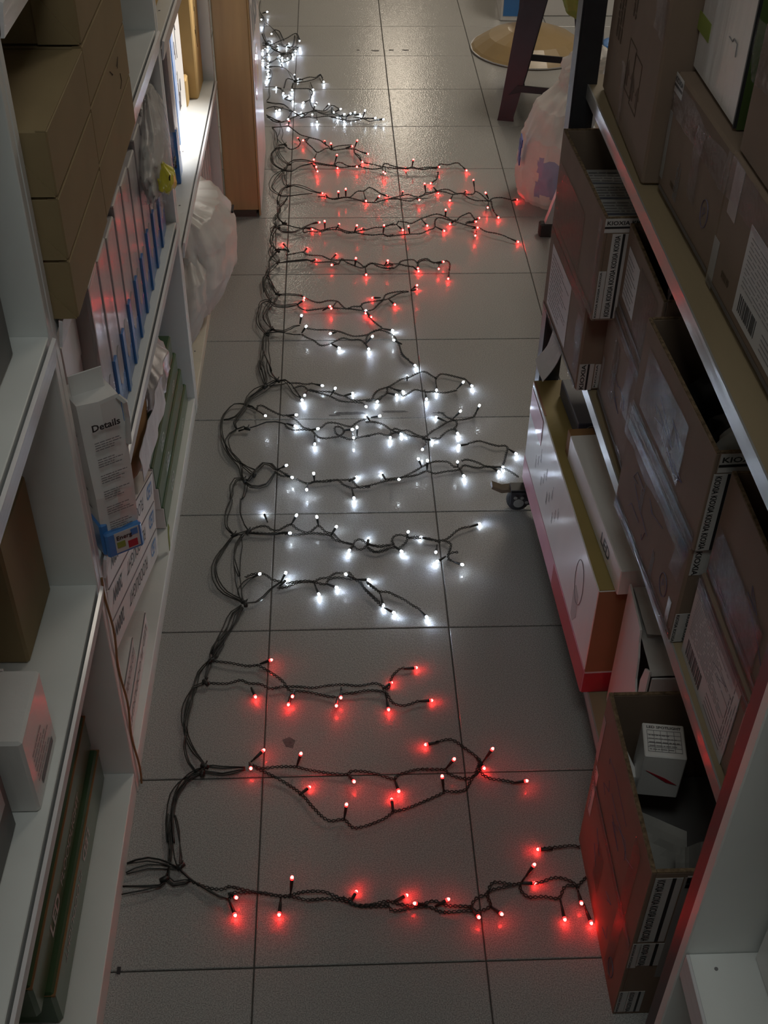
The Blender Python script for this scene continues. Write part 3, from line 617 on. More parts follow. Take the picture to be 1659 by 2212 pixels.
def big(label, p0, p1, z0, H, D=.33, **k): return carton(label, p0, p1, z0, H, D, **k)
t = big('wide brown carton with frayed silver tape, under the pale glossy box on the top board', (.567, .612), (.573, .366), .895, .160)
L = t['L']; front_tape(t, .001, .012, True); crumple('frayed_tape', t, M['cling'], L - .01, .042, 40, 6, .012, 6, ((-.005, L - .004, .112), RR, UU)); crumple('frayed_tape', t, M['cling'], .03, .09, 5, 10, .008, 9, ((-.004, L * .5, .05), RR, UU))
ktape(t, (0, L, .135), RR, UU, .035, .024, 1); patch('tape_end', t, (0, L, .02), RR, UU, .012, .09, M['tapeg'])
ring(t, .052, .060, .017); lb = lines(t, (0, L * .66, .02), UU, Y, .055, .018, 4, M['gink'], 12, .35); lines(t, (0, L * .80, .028), RR, UU, .035, .008, 1, M['cink'], 4, .8)
t = big('brown carton with a white shipping label on the top board', (.571, .362), (.577, .02), .895, .163)
L = t['L']; front_tape(t, .001, .012, True); crumple('frayed_tape', t, M['cling'], L - .01, .045, 40, 6, .010, 16, ((-.005, L - .004, .12), RR, UU))
sheet_label(t, L - .10, .02, .17, .105, 5); patch('tape_end', t, (0, L, .001), RR, UU, .02, .06, M['tapeg']); lines(t, (0, L * .87, .03), RR, UU, .04, .01, 1, M['cink'], 4, .8)
patch('tape_end', t, (0, L - .02, .10), RR, UU, .03, .06, M['tapeg'])
t = carton('pale glossy box with a green sticker and deep green end, on the frayed-tape carton', (.586, .617), (.586, .42), 1.0575, .21, .28, 'shrink', name='pale_glossy_box', cat='box')
G().box(.003, .28, -.0012, .0005, 0, .21).build('green_end', M['dgreen'], t); patch('green_sticker', t, (0, .205, .046), RR, UU, .055, .022, M['lime'])
scribble(t, (0, .09, .03), RR, UU, .06, .09, 1, M['gink'], 3, 'print_mark')
G().box(-.0008, .28, -.0008, .003, .002, .21).build('black_edge', M['ink'], t)
t = big('brown carton with bubble-like tape at its corner, on the labelled carton', (.575, .358), (.58, .02), 1.0595, .14)
crumple('crumpled_tape', t, M['cling'], .10, .06, 14, 8, .02, 21, ((-.006, t['L'] + .004, .085), RR, UU))

# ---- middle board, far end: two stacked cartons, the upper one open
t = carton('closed brown carton with a long white label, under the open carton on the middle board', (.505, .990), (.518, .712), .497, .158, .30)
L = t['L']; front_tape(t, .0, .012, True); front_tape(t, .138, .02); sheet_label(t, L - .03, .02, .15, .115, 8, False, 10)
crumple('frayed_tape', t, M['cling'], .03, .10, 6, 12, .006, 3, ((-.004, .03, .03), RR, UU))
ktape(t, (.026, 0, .002), UU, -X, .05, .024, 1); ktape(t, (.038, 0, .006), UU, -X, .045, .010, 1, False); patch('tape_end', t, (.05, 0, .002), UU, -X, .05, .012, M['tapeg'])
g = G(); crumple('hanging_paper', t, M['label'], .07, .075, 8, 8, .006, 2, ((.008, .20, -.068), RR, UU), curve=lambda a, b: .03 * (1 - b) ** 2)
t = open_carton('open brown carton of small boxes, red sparkles on its front, far end of middle board', (.505, .985), (.517, .668), .656, .168, .30)
L = t['L']; ftape(t, (0, L - .01, .02), RR, UU, L * .62, .10); front_tape(t, .0, .016)
ktape(t, (.040, 0, .004), UU, -X, .140, .027, 5); ktape(t, (.012, 0, .004), UU, -X, .08, .011, 3, False); patch('tape_end', t, (.066, 0, .004), UU, -X, .140, .024, M['tapeg'])
ktape(t, (.0, 0, .146), X, UU, .11, .022, 3); crumple('frayed_tape', t, M['cling'], .02, .15, 5, 16, .007, 13, ((-.003, .024, .01), RR, UU))
for k in range(4):
    ya = .70 + k * .062; b = carton('%s small grey printed box from the near end inside the open far carton' % ords[k], (.532, ya + .055), (.532, ya), .662, .125 - .004 * k, .12, 'greypanel', name='small_grey_box', cat='box', group='small boxes inside the open carton', bevel=.0015)
    lines(b, (.01, .008, .1255 - .004 * k), X, Y, .10, .038, 4, M['gink'], k, .3); patch('dark_band', b, (.0, .0, .124 - .004 * k), X, Y, .12, .006, M['navy'], .0006, .001)
# ---- middle board, second column
def mk(label, p0, p1, z0, H, D=.34, tape=(0,), seed=0, sc=4, op=False):
    t = open_carton(label, p0, p1, z0, H, D) if op else carton(label, p0, p1, z0, H, D)
    L = t['L']
    for z in tape: front_tape(t, z * H if z < 1 else H - .022, .022, True)
    if sc: scribble(t, (0, L * .8, H * .25), RR, UU, L * .55, H * .5, sc, M['pen'], seed, r0=.0005)
    return t
t = mk('lower brown carton of the second column on the middle board', (.552, .704), (.552, .448), .497, .185, .33, (0, 1), 3, 2)
L = t['L']; ftape(t, (0, L * .62, .05), UU, Y, .10, .03); lines(t, (0, L * .6, .06), UU, Y, .08, .022, 4, M['gink'], 3, .3, off=.0018); patch('tape_end', t, (0, L - .02, .02), UU, Y, .06, .01, M['tapeg'])
crumple('frayed_tape', t, M['cling'], .04, .10, 7, 10, .006, 33, ((-.003, L * .40, .085), RR, UU))
t = mk('open brown carton full of dark bags, second column on the middle board', (.552, .664), (.552, .446), .683, .135, .33, (0,), 4, 1, True)
ftape(t, (0, .12, .02), RR, UU, .10, .10); sheet_label(t, t['L'] - .02, .03, .07, .08, 3, False, 6)
for k in range(3):
    b = thing('dark_polybag', '%s dark plastic bag inside the second open carton' % ('nearest', 'middle', 'farthest')[k], 'bag', (.70, .488 + k * .064, .69), group='dark bags in the open cartons')
    sack('bag', M['ink'], [(0, .12, .03, 0, 0), (.05, .13, .034, 0, 0), (.085, .10, .03, 0, 0), (.11, .03, .012, .02, 0)], 40 + k, b, 26, .15, 10, .15)
# ---- third column: the cartons with blue pen scribbles
t = mk('lower brown carton with blue pen scribbles and printed tape, third column of middle board', (.530, .430), (.547, .150), .497, .160, .34, (0, 1), 7, 5)
L = t['L']; ring(t, .055, .050, .017); crumple('frayed_tape', t, M['cling'], L - .01, .03, 40, 5, .008, 26, ((-.004, L - .004, .130), RR, UU)); crumple('frayed_tape', t, M['cling'], L - .02, .018, 40, 4, .006, 27, ((-.004, L - .004, .0), RR, UU))
lines(t, (0, L * .62, .07), UU, Y, .05, .014, 4, M['gink'], 3, .35); lines(t, (0, L * .35, .02), UU, Y, .05, .012, 3, M['gink'], 6, .35)
ktape(t, (.0, 0, .052), -UU, X, .050, .014, 2, False); ktape(t, (.014, 0, .052), -UU, X, .050, .014, 2, False); ktape(t, (.004, 0, .158), -UU, X, .04, .026, 1, False)
patch('tape_end', t, (0, .03, .004), RR, UU, .012, .05, M['tapeg']); crumple('frayed_tape', t, M['cling'], .03, .06, 6, 8, .008, 35, ((-.003, .04, .095), RR, UU))
t = mk('open scribbled carton with a long printed tape on its corner, third column of middle board', (.531, .432), (.547, .146), .658, .145, .34, (0,), 9, 6, True)
L = t['L']; ftape(t, (0, L - .03, .03), RR, UU, L * .6, .09); crumple('clear_tape', t, M['cling'], .05, .06, 8, 8, .006, 41, ((-.003, L * .62, .05), RR, UU)); crumple('clear_tape', t, M['cling'], .04, .05, 8, 8, .006, 42, ((-.003, L * .4, .04), RR, UU)); lines(t, (0, L * .5, .045), UU, Y, .05, .02, 4, M['label'], 9, .12, off=.0012)
ktape(t, (.003, 0, .116), -UU, X, .115, .026, 4); ktape(t, (.006, 0, .118), X, UU, .10, .026, 2); crumple('frayed_tape', t, M['cling'], L - .01, .018, 40, 4, .006, 43, ((-.004, L - .004, .0), RR, UU))
b = thing('grey_polybag', 'grey plastic bag bulging from the scribbled open carton', 'bag', (.66, .19, .672))
sack('bag', M['bubble'], [(0, .09, .025, 0, 0), (.06, .095, .03, 0, 0), (.11, .09, .028, 0, 0), (.145, .07, .022, 0, 0), (.152, .02, .01, 0, 0)], 61, b, 28, .15, 14, .15)
for k in range(2):
    b = thing('dark_polybag', '%s dark plastic bag inside the scribbled open carton' % ('nearer', 'farther')[k], 'bag', (.69, .275 + k * .085, .665), group='dark bags in the open cartons')
    sack('bag', M['ink'], [(0, .12, .034, 0, 0), (.05, .13, .038, 0, 0), (.09, .10, .032, 0, 0), (.115, .03, .012, .02, 0)], 50 + k, b, 26, .15, 10, .15)
g = crumple('clear_plastic_sheet', None, M['cling'], .10, .07, 12, 12, .02, 12, ((.565, .50, .80), (-.25, -.95, .15), (.35, 0, .93))); tag(g, 'clear plastic sheet sticking out of the open cartons below the top board', 'sheet')
# ---- fourth column
t = mk('lower brown carton with a long white document label, nearest on the middle board', (.561, .140), (.565, -.14), .497, .135, .33, (1,), 13, 1)
L = t['L']; t['L'] = L; sheet_label(t, L + .038 - .04, .0, .18, .125, 31, True, 14); crumple('frayed_tape', t, M['cling'], .16, .03, 24, 5, .010, 51, ((-.004, L - .004, .108), RR, UU))
lines(t, (0, L - .185, .02), UU, Y, .11, .028, 5, M['gink'], 8, .4); patch('printed_strip', t, (0, L - .20, .06), RR, UU, .012, .07, M['tapeg'])
t = mk('open brown carton wrapped in shiny tape, nearest on the middle board', (.566, .138), (.568, -.14), .634, .150, .33, (0,), 15, 3, True)
L = t['L']; ftape(t, (0, L - .03, .02), RR, UU, .15, .06); crumple('clear_tape', t, M['cling'], .17, .07, 26, 10, .008, 55, ((-.004, L - .01, .01), RR, UU))
# ---- bottom shelf and what lies on it
t = carton('long white and red lamp box with an orange end, lowest along the aisle', (.503, .985), (.526, .414), .101, .232, .088, 'white', name='long_lamp_box', cat='box', bevel=.002)
L = t['L']
G().box(-.0008, .02, .0006, L - .0006, .0005, .055).build('red_band', M['pinkp'], t); G().box(-.0012, -.0002, .001, L * .45, .0005, .05).build('red_corner', M['red'], t)
G().box(0.001, .0875, -.001, .001, .05, .230).build('orange_end', M['orange'], t); G().box(0.001, .0875, -.0012, .001, .0005, .045).build('red_end', M['red'], t)
G().box(.0015, .0875, .001, L - .001, .231, .2328).build('olive_top', M['yellowcard'], t)
for q in range(6):
    patch('print_grid', t, (.048 + .0, 0, .062 + .012 * q), X, Z, .03, .0012, M['gink'], .0004, .0012)
for q in range(2): patch('print_grid', t, (.048 + .03 * q, 0, .062), X, Z, .0012, .061, M['gink'], .0004, .0012)
text('A', t, (.06, 0, .012), X, Z, .02, M['gink'], 0, off=.0014)
g = G(); pts = []
for i in range(25):
    a = 2 * math.pi * i / 24; pts.append((-.0006, .10 + .026 * math.cos(a), .155 + .045 * math.sin(a)))
g.tube(pts, .0006, 3, False); g.build('lamp_outline', M['gink'], t)
g = G(); g.prism([(.0, .0), (.022, -.006), (.026, -.05), (.008, -.075), (-.004, -.07), (-.008, -.02)], (0, .115, .135), RR, UU, .0005); g.build('lamp_print', M['greypanel'], t)
for q in range(12): lines(t, (0, L - .10 - .018 * q, .10 + .02 * (q % 3)), UU, Y, .03, .008, 2, M['gink'], q, .3)
patch('pink_tape', t, (0, L - .005, .165), RR, UU, .11, .055, M['pinkp'], .0006, .0006); patch('pink_tape', t, (.0, L - .115, .2328), X, Y, .004, .11, M['orange'], .0006, .0006)
t = carton('slim white LED box lying on top of the long lamp box', (.529, .742), (.551, .402), .335, .050, .045, 'white', name='slim_led_box', cat='box', bevel=.0015)
text('LED', t, (0, .11, .014), RR, UU, .030, M['ink'], .02); G().box(.0005, .0445, t['L'] - .001, t['L'] + .02, .001, .049, .001).build('end_flap', M['brownpaper'], t)
t = carton('slim white box with faint print behind the slim LED box', (.622, .90), (.622, .46), .101, .265, .05, 'white', name='slim_white_box', cat='box', bevel=.0015)
lines(t, (0, t['L'] * .7, .19), RR, UU, .16, .05, 4, M['pblue'], 4, .4)
t = carton('small navy box with a ring emblem on the far end of the long lamp box', (.545, .935), (.553, .795), .335, .035, .05, 'navy', name='navy_box', cat='box', bevel=.0015)
g = G(); g.tube([(.025 + .012 * math.cos(2 * math.pi * i / 16), -.0006, .017 + .012 * math.sin(2 * math.pi * i / 16)) for i in range(17)], .0007, 3, False); g.build('ring_emblem', M['palelabel'], t)
g = G(); g.tube([(.555 + .008 * math.sin(a * 2), .742 + .014 * math.cos(a), .348 + .017 * math.sin(a)) for a in [i * .42 for i in range(14)]], .0011, 5); tag(g.build('wire_loop', M['rubber']), 'bent black wire loop between the navy box and slim LED box', 'wire')
# crushed box with a torn hole
t = thing('crushed_white_box', 'crushed white box with a torn black hole, behind the nearest open carton', 'box', (.566, .232, .101), (0, 0, math.radians(-1)))
g = G(); pr = [(0, 0), (.165, 0), (.165, .262), (.12, .26), (.075, .256), (.07, .235), (.058, .215), (.05, .18), (.036, .16), (.026, .17), (.03, .2), (.02, .235), (0, .25)]
g.prism(pr, (0, 0, 0), Y, Z, -.003); g.build('front_wall', M['white'], t)
G().box(.13, .133, 0, .165, 0, .25, .001).build('back_wall', M['white'], t); G().box(.003, .13, .162, .165, 0, .255, .001).build('end_wall', M['white'], t); G().box(.003, .13, 0, .003, 0, .235, .001).build('end_wall', M['white'], t)
crumple('top_flap', t, M['tapew'], .10, .12, 8, 8, .010, 5, ((.004, .064, .256), Y, X)); crumple('dented_flap', t, M['tapew'], .163, .135, 12, 10, .010, 8, ((.001, .001, .240), Y, X))
lines(t, (0, .13, .05), UU, Y, .12, .03, 3, M['gink'], 3, .4); text('USA', t, (0, .085, .06), UU, Y, .016, M['gink'], .02, name='print_mark') if False else lines(t, (0, .08, .04), UU, Y, .10, .045, 5, M['pen'], 9, .25)
for q in ((.05, .06), (.14, .22)):
    g = G(); g.prism([(0, 0), (.006, -.003), (.011, .002), (.009, .01), (.003, .012)], (-.0004, q[0], q[1]), RR, UU, .0006); g.build('green_mark', M['lime'], t)

# ---- nearest open carton on the floor and what is in it
t = open_carton('nearest open brown carton on the floor, wrapped in printed tape, lit red', (.500, .200), (.500, -.085), 0.0005, .345, .30, wall=.006)
L = t['L']; ftape(t, (0, L - .003, .16), RR, UU, L - .006, .022); patch('dark_tape_line', t, (0, L - .006, .168), RR, UU, L - .012, .005, M['gink'], .0003, .0007)
scribble(t, (0, L * .8, .20), RR, UU, L * .6, .09, 5, M['pen'], 3, r0=.0004); scribble(t, (0, L * .75, .04), RR, UU, L * .5, .09, 4, M['pen'], 5, r0=.0004); ring(t, .045, .045, .016)
ftape(t, (0, L * .55, .05), UU, Y, .08, .035); ftape(t, (0, .04, .02), UU, Y, .30, .03)
ktape(t, (0, L - .012, .20), -UU, -Y, .10, .018, 3, False); patch('tape_end', t, (0, L - .002, .21), RR, UU, .014, .09, M['tapeg'])
ktape(t, (.006, 0, .335), -UU, X, .145, .034, 5); ktape(t, (.0015, 0, .185), -UU, X, .06, .011, 2, False); ktape(t, (.012, 0, .185), -UU, X, .055, .03, 2); patch('tape_end', t, (.042, 0, .10), X, UU, .02, .235, M['tapeg'])
ktape(t, (.045, 0, .312), X, UU, .12, .026, 2); ktape(t, (.0015, 0, .062), -UU, X, .055, .012, 2, False); ktape(t, (.014, 0, .062), -UU, X, .055, .022, 2)
s = carton('small white lamp box printed with a table, inside the nearest open carton', (.541, .160), (.533, .103), .245, .085, .056, 'white', name='spotlight_box', cat='box', bevel=.0015)
text('LED SPOTLIGHT', s, (.005, .048, .085), X, Y, .006, M['ink'], .02, fit=.046)
for q in range(6): patch('print_table', s, (.005, .008 + .0072 * q, .085), X, Y, .0455, .0006, M['gink'], .0003, .0004)
for q in range(6): patch('print_table', s, (.005 + .009 * q, .008, .085), X, Y, .0006, .036, M['gink'], .0003, .0004)
lines(s, (.007, .010, .085), X, Y, .042, .03, 5, M['gink'], 4, .25)
g = G(); g.prism([(0, 0), (.03, -.022), (.045, -.026), (.028, -.014)], (.006, -.0005, .055), X, Z, .0005); g.build('red_swoosh', M['red'], s)
f = carton('plain white folded card under the small lamp box in the open carton', (.508, .178), (.518, .122), .20, .055, .024, 'white', name='folded_card', cat='card', bevel=.001)
c = thing('grey_lining', 'crumpled grey lining sheet standing in the nearest open carton', 'sheet', (.515, -.06, .175))
crumple('sheet', c, M['bubble'], .20, .13, 34, 12, .016, 6, ((.045, -.01, 0), (.98, -.17, 0), (0, .62, .78)), curve=lambda a, b: .016 * math.sin(a * 17 + b) + .012 * b)
crumple('fold', c, M['bubble'], .075, .12, 8, 10, .008, 9, ((.0, .055, .0), (.86, -.5, 0), (.0, .5, .86)))
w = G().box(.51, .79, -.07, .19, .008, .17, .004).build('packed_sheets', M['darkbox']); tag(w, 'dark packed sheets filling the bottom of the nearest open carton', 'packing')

# ------------------------------------------------------------------ nearest right: white shelving unit
t = thing('white_side_unit', 'white shelving unit cut by the frame\'s lower right corner', 'shelving', (.500, -.20, 0))
G().box(0, .33, -.016, 0, 0, 1.62, .0015).build('side_panel', M['lam'], t); G().box(.33, .336, -1.0, 0, 0, 1.62).build('back_panel', M['lam'], t)
G().box(0, .33, -1.016, -1.0, 0, 1.62, .0015).build('side_panel', M['lam'], t); G().box(.004, .014, -1.0, -.016, 0, .04).build('plinth', M['lam'], t)
for z in (.055, .395, .90):
    b = G().box(.004, .33, -.9995, -.0165, z - .018, z, .0012).build('shelf', M['lam'], t)
    G().box(.0005, .0045, -.999, -.018, z - .04, z + .002, .0008).build('price_strip', M['strip'], b)
    G().lathe([(.0022, 0), (.0022, .0006)], 8, (.03, -.035, z)).build('screw_cover', M['gink'], b)
c = carton('white flat box standing at the back of the lower right unit', (.575, -.222), (.585, -.62), .3955, .16, .10, 'white', name='flat_white_box', cat='box')
c = carton('tall white printed sheet pack leaning in the lower right unit', (.640, -.222), (.66, -.60), .556, .30, .06, 'shrink', name='sheet_pack', cat='box')
lines(c, (0, c['L'] * .9, .05), UU, Y, .2, .06, 5, M['gink'], 3, .25)

# ------------------------------------------------------------------ far right: stool, dish, bags, boxes
st = thing('plastic_stool', 'dark plastic stool with splayed legs behind the white shopping bag', 'stool', (.895, 3.17, 0), (0, 0, math.radians(-14)))
def leg(sx, sy):
    g = G(); secs = []
    for z, off, w in ((0, .168, .056), (.012, .166, .052), (.06, .16, .056), (.28, .138, .075), (.40, .125, .085), (.44, .122, .10)):
        a = Vector((sx * off, sy * off, z)); t_ = .006
        secs.append([a, a - Vector((sx * w, 0, 0)), a - Vector((sx * w, sy * t_, 0)), a - Vector((sx * t_, sy * t_, 0)), a - Vector((sx * t_, sy * w, 0)), a - Vector((0, sy * w, 0))])
    vs = [p for s_ in secs for p in s_]; n = 6
    fs = [(i * n + j, i * n + (j + 1) % n, (i + 1) * n + (j + 1) % n, (i + 1) * n + j) for i in range(len(secs) - 1) for j in range(n)] + [tuple(range(n)), tuple((len(secs) - 1) * n + j for j in range(n))]
    g.add(vs, fs); return g
for sx in (-1, 1):
    for sy in (-1, 1): leg(sx, sy).build('leg', M['stool'], st)
G().box(-.135, .135, -.135, .135, .437, .455, .006).build('seat', M['stool'], st)
for sx in (-1, 1):
    g = G()
    g.prism([(-.14, .085), (-.11, .12), (.11, .12), (.14, .085), (.10, .098), (-.10, .098)], (sx * .152, 0, 0), Y, Z, .006); g.build('stretcher', M['stool'], st)
    g = G(); g.prism([(-.13, .44), (.13, .44), (.13, .36), (.09, .415), (-.09, .415), (-.13, .36)], (sx * .122, 0, 0), Y, Z, .005); g.build('apron', M['stool'], st)
for sy in (-1, 1):
    g = G(); g.prism([(-.14, .085), (-.11, .12), (.11, .12), (.14, .085), (.10, .098), (-.10, .098)], (0, sy * .152, 0), X, Z, .006); g.build('stretcher', M['stool'], st)
    g = G(); g.prism([(-.13, .44), (.13, .44), (.13, .36), (.09, .415), (-.09, .415), (-.13, .36)], (0, sy * .122, 0), X, Z, .005); g.build('apron', M['stool'], st)
g = G(); n = 40; pf = [(.222, 0), (.226, .006), (.215, .016), (.16, .052), (.09, .078), (.03, .088), (.004, .089)]
vs = []
for r, z in pf:
    for j in range(n):
        a = 2 * math.pi * j / n; rr = r * (1 + .012 * (j % 2) * (r > .05)); vs.append((rr * math.cos(a), rr * math.sin(a), z))
g.add(vs, [(i * n + j, i * n + (j + 1) % n, (i + 1) * n + (j + 1) % n, (i + 1) * n + j) for i in range(len(pf) - 1) for j in range(n)] + [tuple(range(n - 1, -1, -1)), tuple((len(pf) - 1) * n + j for j in range(n))])
d = thing('wrapped_dish', 'beige pleated dome-shaped lid lying on the floor behind the stool', 'lid', (.895, 3.735, 0)); g.build('dome', M['lid'], d); G().lathe([(.219, .004), (.229, .004), (.229, .008), (.219, .008)], 40).build('rim', M['alu'], d)
c = carton('white and blue box standing behind the stool, top edge of the picture', (.83, 4.32), (.815, 4.06), 0.0005, .34, .085, 'white', name='white_blue_box', cat='box'); G().box(.012, .084, -.0012, .001, .02, .32).build('blue_face', M['blue'], c)
c = carton('white carton against the far right behind the dome lid', (.955, 4.6), (.955, 4.12), 0.0005, .30, .5, 'white', name='white_carton', cat='carton'); lines(c, (.2, 0, .03), X, Z, .12, .03, 2, M['gink'], 3, .5)
c = thing('blue_bundle', 'folded blue cloth bundle on the floor right of the stool', 'cloth', (1.27, 3.62, 0)); sack('cloth', M['blue'], [(0, .12, .09, 0, 0), (.02, .13, .10, 0, 0), (.06, .12, .09, 0, 0), (.08, .05, .04, 0, 0)], 4, c, 30, .1, 10, .1)
c = thing('green_bag', 'yellow-green plastic bag hanging over the stool seat', 'bag', (.90, 3.02, .335)); sack('bag', M['lime'], [(.02, .012, .02, .02, -.03), (.05, .05, .035, .02, -.035), (.10, .06, .04, .01, -.035), (.15, .07, .09, .02, .06), (.17, .04, .05, .03, .09)], 7, c, 40, .1, 24, .1, crinkle=.007, cf=30)
# white shopping bag with pale blue print
b = thing('shopping_bag', 'full white shopping bag with pale blue print, standing by the rack post', 'bag', (.80, 2.47, 0))
o = sack('bag', M['bag'], [(0.0, .095, .10, 0, 0), (.02, .112, .118, 0, 0), (.10, .118, .125, .0, 0), (.20, .112, .12, .005, 0), (.28, .09, .10, .015, 0), (.325, .06, .07, .03, 0), (.35, .045, .05, .035, 0)], 21, b, 90, .06, 60, .05, crinkle=.007, cf=18)
o.data.materials.append(M['bagblue'])
for p in o.data.polygons:
    c = p.center
    if .045 < c.z < .155 and c.y < -.03 and -.075 < c.x < .2: p.material_index = 1
sack('handle_knot', M['bag'], [(.33, .045, .05, .035, 0), (.35, .055, .05, .035, 0), (.385, .06, .045, .045, .01), (.42, .05, .04, .06, .01), (.445, .02, .02, .07, .01)], 31, b, 54, .12, 30, .2, crinkle=.012, cf=34)
for (y, z, w, h) in ((-.02, .155, .03, .03), (-.035, .185, .03, .02), (-.02, .125, .03, .02)):
    g = G(); g.prism([(0, 0), (w, -.006), (w + .006, h), (.006, h + .008)], (-.122, y, z), -Y, Z, .003); g.build('blue_print', M['bagink'], b)
# slanted ladder rails behind the rack post
l = thing('step_ladder', 'grey slanted ladder foot in a black rubber shoe beside the shopping bag', 'ladder', (.735, 2.215, 0), (0, 0, math.radians(0)))
for q in (0, -.30):
    g = G(); g.prism([(-.010, .02), (.016, .02), (.39, 1.42), (.365, 1.42)], (0, q + .012, 0), X, Z, .022); g.build('rail', M['alu'], l)
    G().box(-.019, .021, q - .014, q + .016, 0, .040, .004).build('rubber_shoe', M['rubber'], l)
for k in range(4): G().box(.07 + .093 * k, .105 + .093 * k, -.28, .01, .30 + .35 * k, .322 + .35 * k, .003).build('tread', M['alu'], l)
# a few things seen between the rack post and the tall carton
c = carton('yellow-olive carton on the floor right of the shopping bag', (1.02, 2.45), (1.02, 2.15), 0.0005, .42, .28, 'yellowcard', name='yellow_carton', cat='carton')
c = carton('white panel pack standing behind the yellow-olive carton', (1.05, 2.9), (1.05, 2.6), 0.0005, .62, .08, 'white', name='white_panel_pack', cat='box')

